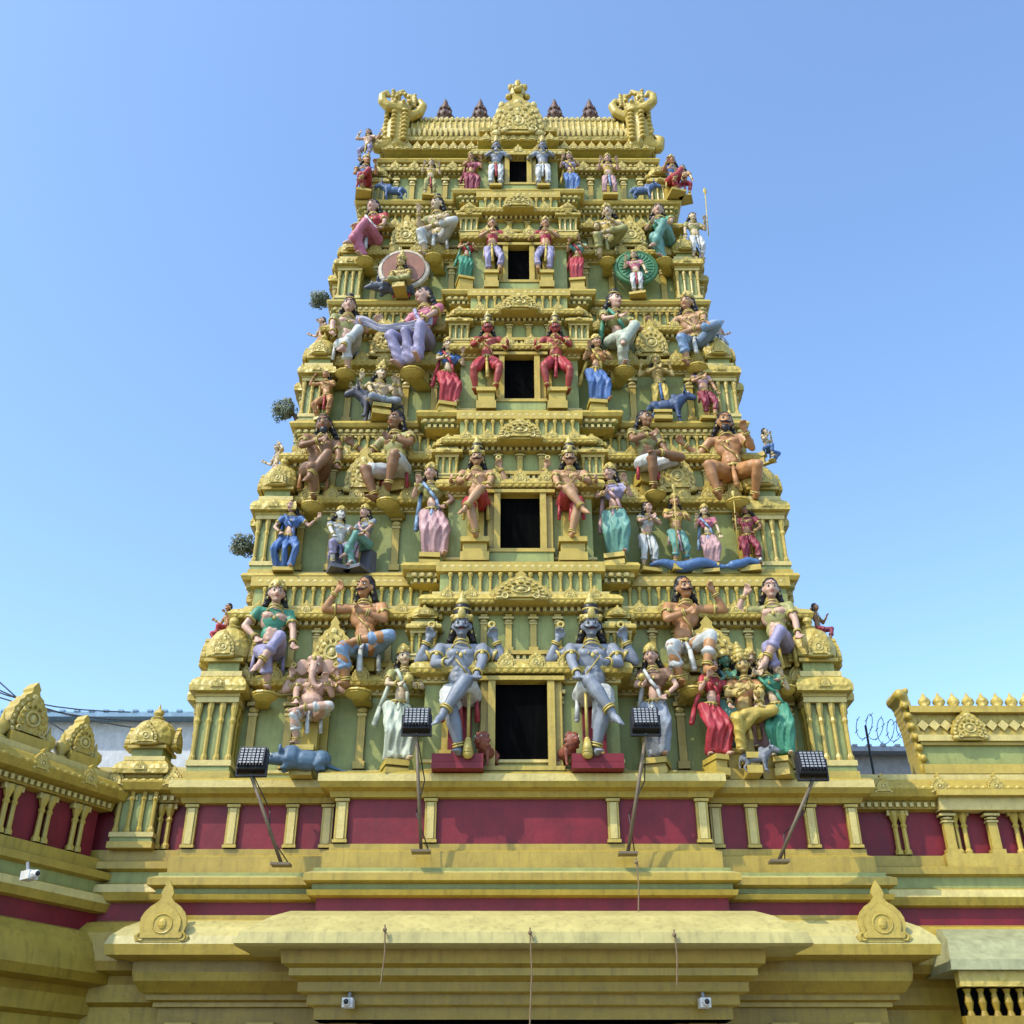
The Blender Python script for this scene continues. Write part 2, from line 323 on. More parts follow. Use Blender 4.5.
    if prop=='club':
        PR.chain([(.06,-.17,-.0),(.06,-.17,.08)],[.034,.018]); PR.cap((.06,-.17,.08),(.06,-.19,.40),.010,.010); PR.ell((.06,-.19,.41),.020)
    elif prop=='staff':
        w=A[0][2]; PR.cap(w+V((-.02,-.03,-.45)),w+V((0,-.03,.35)),.008,.008); PR.ell(w+V((0,-.03,.38)),(.025,.01,.05))
    elif prop=='spear2':
        w=A[1][2]; PR.cap(w+V((.02,-.03,-.35)),w+V((.05,-.03,.55)),.009,.009); PR.ell(w+V((.05,-.03,.6)),(.03,.01,.07))
    elif prop=='pot':
        w=(A[0][2]+A[1][2])/2; PR.lathe([(.02,-.03),(.045,.0),(.04,.03),(.02,.05),(.03,.06)],w+V((0,-.05,.02)),10)
    elif prop=='ball':
        w=A[0][2]; PR.ell(w+V((0,-.02,.06)),(.028,.028,.03)); 
    s=ht/(P+.52+crh)
    e=root("statue",label,"statue",loc,yaw,group); e.scale=(s*mir,s,s)
    remeshed(G,"body",[skinm(skin)],e,voxel)
    st=pose in('stand','sway','stride')
    remeshed(C,"lower_garment",[clothm(cloth)],e,voxel*.95,(.0060,65,0) if st else (.0050,30,45),1)
    if top: remeshed(T,"upper_garment",[clothm(top)],e,voxel*1.2,(.0025,30,30))
    sc={'white':'red','red':'yellow','blue':'yellow','sky':'white','lilac':'yellow','pale':'green','green':'yellow','teal':'rose','pink':'white','yellow':'blue','orange':'red','grey':'white','brown':'orange','maroon':'yellow','olive':'red','rose':'sky'}[cloth]
    SA.make("sash",[clothm(sc if random.random()<.5 else cloth)],e,True)
    if H.v: H.make("hair",[HAIR],e,True)
    if K.v: K.make("crown",[GILT],e,True)
    J.make("jewellery",[GILT],e,True); E.make("face",[EYE,HAIR,LIP],e,True)
    if PR.v: PR.make("held_"+{'club':'club','staff':'staff','spear2':'spear','pot':'pot','ball':'fruit'}[prop],[GILT],e,True)
    B=MB(); w=pedw/s; h=max(pedh,.05)/s; d=peddepth/s
    m_={'gold':GOLD,'maroon':MAROON,'green':GREEN,'grey':mat("pedestal_grey",(.12,.12,.14))}[ped]
    if bracket:
        cy=-.02 if st else -.10
        B.lathe([(.03,-.055),(.06,-.04),(.085,-.022),(.08,-.014),(.09,-.008),(.086,.004)],(0,cy,0),12,0,1.0)
        B.box(-.05,.05,cy+.02,d,-.045,-.01,0); 
        if not st: B.box(-.06,.06,.02,d,P-.16,P-.045,0); B.box(-.04,.04,.06,d,-.03,P-.16,0)
    else:
        fy=-.15 if st or pose=='cross' else -.22
        if h*s>.12:
            B.box(-w,w,fy,.1,-.04,.006,0); B.box(-w*.85,w*.85,fy+.03,d,-h*.7,-.04,0); B.box(-w,w,fy,d,-h-.02,-h*.7,0)
        else: B.box(-w,w,fy,.12,-h,.006,0)
        if P<.45 and pose!='lotus':
            B.box(-.07,.07,.03,d,-h*.9,P-.045,0)
    B.make("pedestal",[m_],e)
    return e
# ---------------------------------------------------------------- animals
def beast(loc,L,yaw,colr,kind,label,group="sculpted animals on the tower"):
    G=MB();E=MB()
    G.ell((.08,0,.42),(.30,.16,.17)); G.ell((-.18,0,.46),(.2,.17,.2)); G.ell((.3,0,.44),(.17,.15,.16))
    if kind=='lion':
        G.ell((-.36,0,.62),(.2,.2,.24)); G.ell((-.48,0,.66),(.14,.13,.14)); G.ell((-.6,0,.61),(.09,.08,.07)); G.ell((-.58,0,.54),(.07,.06,.04))
        for k in range(10): a=k*.628; G.ell((-.36,.19*math.cos(a),.63+.22*math.sin(a)),.06)
        for s in(-1,1): G.ell((-.4,s*.12,.82),(.04,.04,.06))
        G.chain([(.45,0,.45),(.6,0,.6),(.55,0,.8)],[.035,.03,.05]); eye=(-.58,.09,.7)
    elif kind=='mouse':
        G.cap((-.2,0,.45),(-.45,0,.42),.16,.1); G.cap((-.45,0,.42),(-.62,0,.36),.1,.04)
        for s in(-1,1): G.ell((-.36,s*.12,.56),(.03,.07,.08))
        G.chain([(.4,0,.35),(.6,.05,.3),(.8,.1,.27)],[.04,.03,.02]); eye=(-.5,.09,.46)
    elif kind=='bull':
        G.cap((-.25,0,.52),(-.46,0,.66),.16,.11); G.cap((-.46,0,.68),(-.64,0,.58),.11,.075); G.ell((-.16,0,.66),(.1,.08,.09))
        for s in(-1,1): G.chain([(-.44,s*.06,.76),(-.44,s*.13,.86),(-.46,s*.1,.95)],[.03,.022,.01]); G.ell((-.42,s*.15,.68),(.03,.08,.04))
        G.chain([(.46,0,.5),(.52,0,.3),(.5,0,.15)],[.03,.02,.03]); eye=(-.52,.1,.7)
    low=.24 if kind=='mouse' else 0
    legs=[(-.24,-.1,0),(-.22,.1,0),(.3,-.1,1),(.32,.1,1)]
    for x,y,b in legs:
        if b: G.chain([(x,y,.4),(x-.08,y,.26+low*.3),(x+.05,y,.15+low*.5),(x,y,.03+low),(x-.06,y,.02+low)],[.1,.06,.035,.03,.03])
        else: G.chain([(x,y,.4),(x,y,.22+low*.4),(x-.01,y,.03+low),(x-.06,y,.02+low)],[.09,.05,.035,.035])
    for s in(-1,1): E.ell((eye[0],s*eye[1],eye[2]),.025,0); E.ell((eye[0]-.01,s*(eye[1]+.015),eye[2]),.014,1)
    k=L/1.1; loc=(loc[0],loc[1],loc[2]-low*k)
    e=root("animal_statue",label,"statue",loc,yaw,group); e.scale=(k,k,k)
    remeshed(G,"body",[mat("animal_paint_%s_%d"%(kind,int(colr[2]*100)),colr,.5,.25,.2,8,ao_shade=.6,gd=.1)],e,.018); E.make("eye",[EYE,HAIR],e,True)
    return e
# ---------------------------------------------------------------- tower tiers data
#       floorZ, W,    c,    Yc,  Ys
TI={1:(5.74,4.62,2.65,0.0,.35),2:(9.14,4.32,1.8,.6,.95),3:(12.34,3.98,1.75,1.1,1.42),4:(15.52,3.68,1.45,1.6,1.9),5:(18.62,3.42,1.35,2.0,2.3),6:(20.2,3.1,1.0,2.35,2.6)}
GS="painted statues on the tower"
def S(t,row,u,vb,vt,pose,arms,skin,cloth,crown='tall',words=None,dy=0,**k):
    fz,W,c,Yc,Ys=TI[t]
    if row=='c': Y=Yc+.06+dy; led=fz+.02
    elif row=='lo': Y=Ys+.08+dy; led=fz
    else: Y=Ys+.27+dy; led=fz+1.0
    zb=max(Zat(vb,Y-.14),led+.04); 
    zt=Zat(vt,Y); X=Xat(u,Y,zb+.3*(zt-zb))
    ht=zt-zb
    pw={'stand':'standing','sway':'standing','sit':'seated','squat':'squatting','cross':'cross-legged seated','lotus':'cross-legged','stride':'striding','kneel':'kneeling','ride':'seated','ease':'relaxed seated','xsit':'leg-crossing seated'}[pose]
    lab=f"{pw} painted {'female' if k.get('fem') else 'male'} figure with {skin} skin, {cloth} {'sari' if k.get('fem') else 'loincloth'}"
    if k.get('four'): lab=lab.replace("painted","four-armed painted")
    if words: lab=words
    pd=max(zb-led,.05) if row!='hi' else .06
    yaw=k.pop('yaw',random.uniform(-.3,.3))
    k.setdefault('pedw',.13 if ht<1.2 else .16)
    k.setdefault('turn',random.uniform(-.4,.4)); k.setdefault('lean',random.uniform(-.14,.14))
    if row=='c': k['turn']=0;k['lean']=0
    if t>=3: k.setdefault('voxel',.0115)
    return figure((X,Y,zb),ht,yaw,pose,arms,skin,cloth,crown=crown,pedh=pd,peddepth=.22 if row!='hi' else .5,label=lab,group=GS,bracket=(row=='hi'),jit=(row!='c'),**k)
# Tier 1
for m,u in((1,460),(-1,594)):
    S(1,'c',u,759,591,'cross',('fwd','knee'),'bluegrey','white','cone',four=('up4','up4'),stache=True,prop='club',mir=m,ped='maroon',pedw=.34,longcloth='short',voxel=.008,yaw=0,bulk=1.28,
      words="four-armed blue-grey guardian seated cross-legged with a club beside the doorway",dy=.1)
beast((Xat(488,.1,5.95),.12,5.80),.56,math.radians(65),(.24,.07,.04),'lion',"red-brown crouching lion at the guardian's feet by the doorway")
beast((Xat(566,.1,5.95),.12,5.80),.56,math.radians(115),(.24,.07,.04),'lion',"red-brown crouching lion at the guardian's feet by the doorway")
beast((Xat(302,.1,5.8),.06,5.74),.92,math.radians(10),(.09,.15,.21),'mouse',"blue-grey crouching mouse carrying the elephant-headed figure")
S(1,'lo',310,750,652,'ease',('knee','bless'),'pink','white','short',head='elephant',four=('up4','up4'),fat=.9,hair=False,yaw=0,words="elephant-headed pot-bellied seated figure with four arms and white cloth",voxel=.009,pedw=.15,dy=.02,turn=0,lean=0,bulk=1.25)
S(1,'lo',396,762,642,'sway',('fwd','fwd'),'fair','pale','short',fem=True,top='olive',prop='pot',yaw=.3,dy=-.15)
S(1,'lo',655,760,642,'sway',('fwd','hip'),'pink','grey','short',fem=True,top='brown',prop='ball',yaw=-.3,dy=-.15)
S(1,'lo',711,756,651,'sway',('bless','rest'),'pink','red','short',fem=True,top='red',yaw=.35,dy=-.12,pedw=.1,lean=.2)
S(1,'lo',744,758,642,'ease',('chest','knee'),'gold','yellow','tall',fem=False,top='orange',four=('fwd','fwd'),yaw=0,dy=-.05,longcloth='sari',pedw=.1)
S(1,'lo',728,750,648,'stand',('pray','pray'),'green','teal','short',fem=True,top='teal',yaw=0,dy=.10,pedw=.1)
S(1,'lo',760,750,646,'stand',('pray','pray'),'fair','rose','short',fem=True,top='yellow',yaw=0,dy=.10,pedw=.1)
S(1,'lo',779,758,649,'sway',('rest','bless'),'fair','green','short',fem=True,top='green',yaw=-.4,dy=-.12,pedw=.1,lean=-.2)
S(1,'hi',268,696,577,'xsit',('hip','rest'),'pink','lilac','short',top='green',yaw=.3)
S(1,'hi',365,694,578,'ease',('raise','chest'),'orange','sky',None,yaw=-.15,stache=True,bulk=1.2)
S(1,'hi',684,692,578,'squat',('chest','raise'),'orange','white',None,yaw=.2,stache=True,bulk=1.2)
S(1,'hi',781,690,580,'xsit',('raise','rest'),'pink','lilac',None,top='olive',yaw=-.35)
# Tier 2
for m,u in((1,476),(-1,571)):
    S(2,'c',u,541,436,'cross',('fwd','knee'),'tan','red','cone',stache=True,mir=m,pedw=.22,longcloth='short',yaw=0,four=('low4','up4'),bulk=1.2,
      words="tan guardian in red cloth seated cross-legged beside the second doorway",dy=.1)
S(2,'lo',431,556,462,'sway',('bless','hip'),'pink','rose','short',fem=True,top='olive',dy=-.18)
S(2,'lo',615,556,462,'sway',('fwd','bless'),'pink','teal','short',fem=True,top='lilac',dy=-.18)
S(2,'lo',287,584,502,'stride',('hip','out'),'pink','blue',None,fem=True,top='blue')
S(2,'lo',338,574,505,'sit',('knee','fwd'),'white','lilac','short',top='white',ped='grey',yaw=.4)
S(2,'lo',364,574,503,'xsit',('fwd','knee'),'pink','teal','short',fem=True,top='grey',ped='grey',yaw=-.5)
S(2,'lo',647,572,503,'stand',('pray','pray'),'pink','white',None,top='white')
S(2,'lo',677,566,492,'stand',('fwd','fwd'),'tan','teal','short',top='yellow',prop='staff')
S(2,'lo',709,564,503,'sway',('bless','down'),'fair','rose','short',fem=True,top='pink')
S(2,'lo',748,566,502,'sway',('bless','hip'),'brown','maroon','short',top='maroon',prop='staff')
S(2,'hi',313,508,416,'xsit',('chest','rest'),'brown','brown',None,yaw=.35,beard=True,longcloth='short',bulk=1.2)
S(2,'hi',396,505,413,'squat',('out','chest'),'brown','white',None,top='olive',yaw=-.35,longcloth='short',bulk=1.2)
S(2,'hi',648,496,413,'ease',('chest','rest'),'brown','white',None,top='olive',yaw=.35,longcloth='short',bulk=1.2)
S(2,'hi',735,505,414,'kneel',('out','bless'),'orange','orange',None,yaw=-.25,beard=True,stache=True,longcloth='short',bulk=1.2)
# Tier 3
for m,u in((1,487),(-1,556)):
    S(3,'c',u,391,311,'stride',('chest','side'),'red','red','cone',stache=True,mir=m,pedw=.17,longcloth='short',yaw=0,four=('fwd','low4'),bulk=1.2,
      words="red-skinned four-armed guardian striding beside the third doorway",dy=.1)
S(3,'lo',446,404,337,'sway',('fwd','bless'),'fair','red','short',fem=True,top='blue',dy=-.18)
S(3,'lo',595,402,334,'sway',('bless','fwd'),'tan','blue','short',fem=True,top='orange',dy=-.18)
S(3,'lo',326,424,371,'stride',('raise','fwd'),'orange','orange',None)
S(3,'lo',381,410,360,'lotus',('knee','bless'),'fair','grey','tall',four=('up4','up4'))
S(3,'lo',660,411,354,'stand',('pray','pray'),'gold','yellow','short',four=('up4','up4'))
S(3,'lo',706,419,362,'sway',('chest','down'),'tan','maroon','short',top='rose')
S(3,'hi',345,376,296,'xsit',('rest','fwd'),'pink','white','bun',top='olive',yaw=.4)
S(3,'hi',421,376,290,'sit',('out','knee'),'pink','lilac',None,fem=True,top='pink',yaw=-.45)
S(3,'hi',617,374,291,'xsit',('fwd','knee'),'pink','pale','bun',fem=True,top='olive',yaw=.35)
S(3,'hi',697,370,291,'ease',('out','knee'),'tan','sky','short',yaw=-.35)
# Tier 4
for m,u in((1,492),(-1,546)):
    S(4,'c',u,273,217,'sway',('chest','side'),'tan','lilac','short',mir=m,pedw=.14,top='red',yaw=0,words="guardian in red jacket standing beside the fourth doorway",dy=.08)
S(4,'lo',465,277,233,'stand',('fwd','fwd'),'pink','green','short',fem=True,top='red',dy=-.12)
S(4,'lo',577,279,233,'stand',('bless','fwd'),'tan','red','short',fem=True,top='teal',dy=-.12)
S(4,'lo',403,288,252,'lotus',('knee','knee'),'gold','olive','tall',dy=-.15,pedw=.12)
S(4,'lo',637,292,250,'stand',('bless','down'),'fair','white','short',top='pink',dy=-.1)
S(4,'hi',371,264,202,'xsit',('knee','rest'),'pink','pink',None,fem=True,top='red')
S(4,'hi',438,261,196,'ease',('bless','knee'),'fair','white','bun',top='olive',yaw=-.3)
S(4,'hi',606,264,204,'ease',('knee','chest'),'fair','olive','short',top='yellow')
S(4,'hi',665,264,205,'xsit',('fwd','knee'),'pink','teal',None,fem=True,top='green',yaw=-.4)
S(4,'hi',697,258,214,'stand',('down','bless'),'fair','white',None,top='olive',prop='spear2')
# Tier 5
for m,u in((1,496),(-1,543)):
    S(5,'c',u,186,137,'stand',('chest','side'),'bluegrey','white','tall',mir=m,pedw=.13,top='grey',yaw=0,words="blue-grey guardian in white cloth standing beside the top doorway",dy=.06)
S(5,'lo',470,193,152,'sway',('fwd','bless'),'tan','maroon','short',fem=True,top='pink',dy=-.15)
S(5,'lo',570,191,152,'sway',('bless','fwd'),'pink','blue','short',fem=True,top='lilac',dy=-.15)
S(5,'lo',430,198,159,'stand',('bless','bless'),'fair','olive','short',top='yellow',dy=-.05)
S(5,'lo',609,196,154,'stand',('bless','bless'),'pink','rose','short',top='yellow',dy=-.05)
S(5,'lo',364,196,155,'xsit',('rest','bless'),'orange','red','short',top='blue',dy=-.05)
S(5,'lo',672,196,155,'xsit',('bless','rest'),'orange','red','short',top='blue',dy=-.05)
S(5,'lo',685,202,166,'stride',('bless','down'),'fair','red',None,top='orange',dy=-.05)
beast((Xat(393,2.3,18.8),2.3,18.64),.62,.1,(.09,.15,.28),'bull',"small blue bull on the upper ledge")
beast((Xat(643,2.3,18.8),2.3,18.64),.62,math.pi-.1,(.09,.15,.28),'bull',"small blue bull on the upper ledge")
beast((Xat(393,1.75,15.6),1.78,15.54),.95,.15,(.08,.09,.12),'mouse',"dark grey crouching animal under a haloed figure")
beast((Xat(378,1.45,12.5),1.4,12.33),.95,.15,(.07,.07,.09),'bull',"dark bull carrying a four-armed figure")
beast((Xat(668,1.45,12.5),1.4,12.33),.8,math.pi-.2,(.05,.08,.16),'bull',"dark blue bull beside a standing figure")
beast((Xat(757,.1,5.8),.06,5.73),.5,math.pi-.3,(.18,.19,.21),'bull',"grey bull under crowned standing figures")
e=root("serpent_statue","long blue coiled serpent lying under small standing figures","statue",(Xat(705,.9,9.2),.88,9.14),0,None)
b=MB(); pts=[V((-.85+k*.085,-.02*math.sin(k*.9),.1+.03*math.sin(k*.8)+(.05 if k>17 else 0))) for k in range(21)]
b.chain(pts,[.03+.07*math.sin(math.pi*min(1,k/14)) if k<15 else .08-.004*(k-15) for k in range(21)]); remeshed(b,"body",[mat("serpent_blue",(.08,.16,.32),.4,ao_shade=.5)],e,.02)
b=MB(); b.ell((.86,-.06,.17),.025); b.make("eye",[EYE],e,True)
# pale cloth stretched between the two upper figures of the third storey
Y=1.30; xa=Xat(358,Y,14.6); xb=Xat(424,Y,14.6); zc=Zat(320,Y)
e=root("draped_cloth","long pale lilac cloth stretched between two seated figures","cloth",(xa,Y,zc),0,None)
b=MB(); n=24
vs=[]
for k in range(n+1):
    t=k/n; x=(xb-xa+.2)*t-.04; zc_=.10*math.cos(t*6.3)+.03*math.sin(t*14)
    for j in range(9):
        q=j/8; vs.append((x,.03*math.sin(q*14+t*5),zc_-.24*q*(1-.3*math.sin(math.pi*t))))
fs=[(k*9+j,k*9+j+1,(k+1)*9+j+1,(k+1)*9+j) for k in range(n) for j in range(8)]
o_=len(vs); vs2=vs+[(x,y+.025,z) for x,y,z in vs]
b.add(vs2,fs+[tuple(reversed([i+o_ for i in f])) for f in fs]+[(k*9,(k+1)*9,(k+1)*9+o_,k*9+o_) for k in range(n)]+[(k*9+8,k*9+8+o_,(k+1)*9+8+o_,(k+1)*9+8) for k in range(n)])
b.make("drapery",[mat("pale_lilac_cloth",(.44,.42,.50),.5,.25,.2,8,.3,ao_shade=.5)],e,True)
def side(t,u,vb,vt,dy,**k):
    fz,W,c,Yc,Ys=TI[t]; Y=Ys+dy; zb=Zat(vb,Y); zt=Zat(vt,Y); X=Xat(u,Y,zb)
    figure((X,Y,zb),zt-zb,k.pop('yaw',0),label=k.pop('words'),group=GS,voxel=.012,bracket=True,peddepth=.6,**k)
side(1,224,646,604,1.0,yaw=-.8,pose='squat',arms=('out','bless'),skin='orange',cloth='red',crown=None,words="orange squatting figure on the tower's flank")
side(1,820,646,604,1.0,yaw=.8,pose='squat',arms=('out','bless'),skin='brown',cloth='maroon',crown=None,words="brown squatting figure on the tower's flank")
side(2,273,492,444,.6,yaw=-.9,pose='sway',arms=('out','raise'),skin='fair',cloth='rose',crown=None,words="slim figure in rose cloth leaning out from the flank")
side(2,768,462,429,.6,yaw=.9,pose='kneel',arms=('bless','raise'),skin='fair',cloth='blue',crown=None,words="small figure in blue leaning out from the flank")
side(3,319,358,318,.5,yaw=-.9,pose='sway',arms=('out','bless'),skin='pink',cloth='orange',crown=None,words="small figure in orange cloth on the flank")
side(3,722,352,320,.5,yaw=.9,pose='sway',arms=('bless','out'),skin='pink',cloth='grey',crown=None,words="small figure in grey cloth on the flank")
side(5,366,162,130,.2,yaw=-.3,pose='stride',arms=('raise','out'),skin='pink',cloth='lilac',crown=None,words="small dancing figure by the roof edge")
# ---------------------------------------------------------------- architecture helpers
def offset(pl,d):
    n=len(pl); out=[]
    for i in range(n):
        a=V(pl[i-1]);b=V(pl[i]);c=V(pl[(i+1)%n]); e1=(b-a).normalized(); e2=(c-b).normalized()
        n1=V((-e1.y,e1.x)); n2=V((-e2.y,e2.x)); m=n1+n2; m=m/(m.dot(n1)) if m.length>1e-6 else n1
        out.append(b+m*d)
    return out
def sweep(mb,pl,prof,captop=None,capbot=None):
    n=len(pl); vs=[];
    for it in prof:
        for p in offset(pl,it[0]): vs.append((p.x,p.y,it[1]))
    o=len(mb.v); mb.v.extend(vs)
    for j in range(len(prof)-1):
        mi=prof[j][2] if len(prof[j])>2 else 0
        for k in range(n):
            mb.f.append((o+j*n+k,o+j*n+(k+1)%n,o+(j+1)*n+(k+1)%n,o+(j+1)*n+k)); mb.m.append(mi)
    if captop is not None: mb.f.append(tuple(o+(len(prof)-1)*n+k for k in range(n))); mb.m.append(captop)
    if capbot is not None: mb.f.append(tuple(reversed([o+k for k in range(n)]))); mb.m.append(capbot)
def plan(W,c,Yc,Ys,Yb): return [(-W,Ys),(-c,Ys),(-c,Yc),(c,Yc),(c,Ys),(W,Ys),(W,Yb),(-W,Yb)]
def along(pl,inset,spacing,edges=None,margin=.08):
    q=offset(pl,inset); n=len(q); out=[]
    for i in range(n):
        if edges is not None and i not in edges: continue
        a=q[i];b=q[(i+1)%n];L=(b-a).length
        if L<spacing*.8: continue
        k=max(1,int((L-2*margin)/spacing)); e=(b-a).normalized(); ang=math.atan2(e.y,e.x)
        for j in range(k):
            t=(L-(k-1)*spacing)/2+j*spacing; p=a+e*t; out.append((p,ang))
    return out
EDG=[0,2,4,5,7]
def kudu(mb,M,w,h,d=.12,m0=0,m1=2,m2=7,simple=False):
    """leaf-shaped arch crest, base at z=0 facing -Y, scalloped edge and pointed tip"""
    old=mb.M; mb.M=M if old is None else old@M
    half=[(.34,0),(.50,.02),(.54,.09),(.46,.14),(.50,.22),(.49,.32),(.45,.40),(.46,.47),(.38,.55),(.37,.62),(.27,.68),(.24,.75),(.13,.80),(.09,.86),(.11,.91)]
    if simple: half=[(.36,0),(.52,.02),(.56,.10),(.44,.16),(.48,.28),(.47,.40),(.41,.50),(.30,.60),(.17,.67),(.10,.74),(.13,.82),(.09,.91)]
    pts=[(x*w,z*h) for x,z in half]+[(0,1.04*h)]+[(-x*w,z*h) for x,z in reversed(half)]
    mb.poly(pts,-d,0,m0)
    if simple:
        inner=[(x*.78*w,(z*.78+.05)*h) for x,z in half[1:9]]; inner=inner+[(0,.66*h)]+[(-x,z) for x,z in reversed(inner)]
        mb.poly(inner,-d-.02,-d,m0); mb.torus((0,-d-.02,.3*h),(0,1,0),.2*w,.02*w,m0,14,5,sy=h/w*.8); mb.ell((0,-d-.02,.3*h),(.09*w,.04*w,.1*h),m0,8,5)
        for s in(-1,1): mb.torus((s*.42*w,-d,.09*h),(0,1,0),.07*w,.025*w,m0,10,5)
        mb.M=old; return
    inner=[(x*.72*w,(z*.72+.07)*h) for x,z in half[1:13]]; inner=inner+[(0,.72*h)]+[(-x,z) for x,z in reversed(inner)]
    mb.poly(inner,-d-.18*d-.01,-d,m2)
    mb.torus((0,-d*1.2-.01,.34*h),(0,1,0),.17*w,.03*w,m1,12,5,sy=h/w*.75)
    mb.ell((0,-d*1.2-.01,.34*h),(.08*w,.05*w,.08*h),m1,8,5); mb.ell((0,-d,.74*h),(.09*w,.06*w,.07*h),m1,8,5)
    for s in(-1,1):
        mb.ell((s*.40*w,-d,.08*h),(.11*w,.06*w,.06*h),m1,8,5)
        for i in range(5):
            a=i/4; mb.ell((s*(.43-.26*a*a)*w,-d,(.2+.47*a)*h),(.045*w,.035*w,.045*h),m1,6,4)
        if w>.4:
            for i in range(6):
                a=math.radians(-30+i*30); mb.ell((s*.27*w*math.cos(a),-d*1.2-.01,(.34+.22*math.sin(a))*h),(.05*w,.03*w,.035*h),m0,6,4)
            mb.torus((s*.30*w,-d*1.2-.01,.12*h),(0,1,0),.055*w,.018*w,m1,10,5)
    mb.M=old
def TR(x,y,z,a=0): return Matrix.Translation((x,y,z))@Matrix.Rotation(a,4,'Z')
def pilaster(mb,M,h,w=.1,d=.06,mi=0,m2=2):
    old=mb.M; mb.M=M if old is None else old@M
    mb.box(-w*.75,w*.75,-d*1.3,0,0,h*.1,mi); mb.box(-w*.5,w*.5,-d,0,h*.1,h*.72,mi); mb.box(-w*.62,w*.62,-d*1.2,0,h*.72,h*.76,m2)
    mb.ell((0,-d*.6,h*.81),(w*.7,d*.9,h*.05),m2,8,5); mb.box(-w*.85,w*.85,-d*1.5,0,h*.86,h*.91,m2); mb.box(-w*.55,w*.55,-d*1.1,0,h*.91,h,mi)
    mb.M=old
def colonnette(mb,M,h,r,mi=0):
    old=mb.M; mb.M=M if old is None else old@M
    mb.lathe([(r*1.3,0),(r*1.3,h*.08),(r*.8,h*.14),(r*.75,h*.6),(r*1.1,h*.66),(r*.7,h*.72),(r*1.2,h*.82),(r*1.5,h*.9),(r*1.5,h)],(0,0,0),8,mi)
    mb.M=old
def petals(mb,pl,inset,z,sp_,r,mi=2,edges=EDG):
    for p,a in along(pl,inset,sp_,edges,.02):
        q=Matrix.Rotation(a,3,'Z'); mb.ell((p.x,p.y,z),(sp_*.46,r,r*1.5),mi,6,4,R=q)
def dentils(mb,pl,inset,z,sp_,w,h,d,mi=0,edges=EDG):
    old=mb.M
    for p,a in along(pl,inset,sp_,edges,.02):
        mb.M=TR(p.x,p.y,z,a); mb.box(-w/2,w/2,-d,.02,0,h,mi)
    mb.M=old
def mini_shrine(mb,M,w,h):
    old=mb.M; mb.M=M if old is None else old@M
    a=w/2; 
    def sq(r,z0,z1,mi=0,t=0): mb.box(-r,r,-r,r,z0*h,z1*h,mi,t,t)
    sq(a*1.02,0,.04);sq(a*.94,.04,.07,1);sq(a*1.0,.07,.1,2);sq(a*.72,.1,.42,1)
    for x in(-.8,-.27,.27,.8):
        for y in(-.8,.8):
            for Mx in(Matrix.Identity(4),Matrix.Rotation(math.pi/2,4,'Z')):
                o2=mb.M; mb.M=o2@Mx; mb.M=mb.M@Matrix.Translation((x*a,y*a,.1*h)); 
                r=w*.06; mb.lathe([(r*1.3,0),(r*1.3,.02*h),(r*.8,.04*h),(r*.8,.2*h),(r*1.2,.22*h),(r*.8,.24*h),(r*1.4,.29*h),(r*1.4,.32*h)],(0,0,0),6,0); mb.M=o2
    sq(a*.98,.42,.45,2); sq(a*1.02,.45,.47,0)
    pr=[(a*1.0,.47),(a*1.28,.475),(a*1.3,.505),(a*1.2,.54),(a*1.0,.565),(a*.9,.57)]
    vs=[];fs=[]
    for r,z in pr: vs+=[(-r,-r,z*h),(r,-r,z*h),(r,r,z*h),(-r,r,z*h)]
    for j in range(len(pr)-1):
        for k in range(4): fs.append((j*4+k,j*4+(k+1)%4,j*4+4+(k+1)%4,j*4+4+k))
    mb.add(vs,fs,7)
    sq(a*.95,.57,.60,2); sq(a*.72,.60,.66,1); sq(a*.9,.66,.68,0)
    mb.lathe([(a*.95,.68*h),(a*1.12,.70*h),(a*1.15,.75*h),(a*1.02,.81*h),(a*.75,.86*h),(a*.4,.885*h),(a*.3,.89*h),(a*.34,.905*h),(a*.15,.92*h),(a*.25,.94*h),(a*.22,.96*h),(a*.08,.975*h),(a*.02,1.01*h)],(0,0,0),16,7)
    for k in range(4):
        R=Matrix.Rotation(k*math.pi/2,4,'Z'); kudu(mb,R@Matrix.Translation((0,-a*1.02,.675*h)),w*.5,h*.16,w*.1)
        kudu(mb,R@Matrix.Translation((0,-a*1.22,.49*h)),w*.3,h*.07,w*.05)
    mb.M=old
COUNT={}
def parts(name,items,parent,limit=96):
    rest=MB()
    for fn,front in items:
        if front and COUNT.get(name,0)<limit:
            b=MB(); fn(b); b.make(name,ARCH,parent); COUNT[name]=COUNT.get(name,0)+1
        else: fn(rest)
    if rest.v:
        o=rest.make(name+"s",ARCH,parent); o["kind"]="stuff"
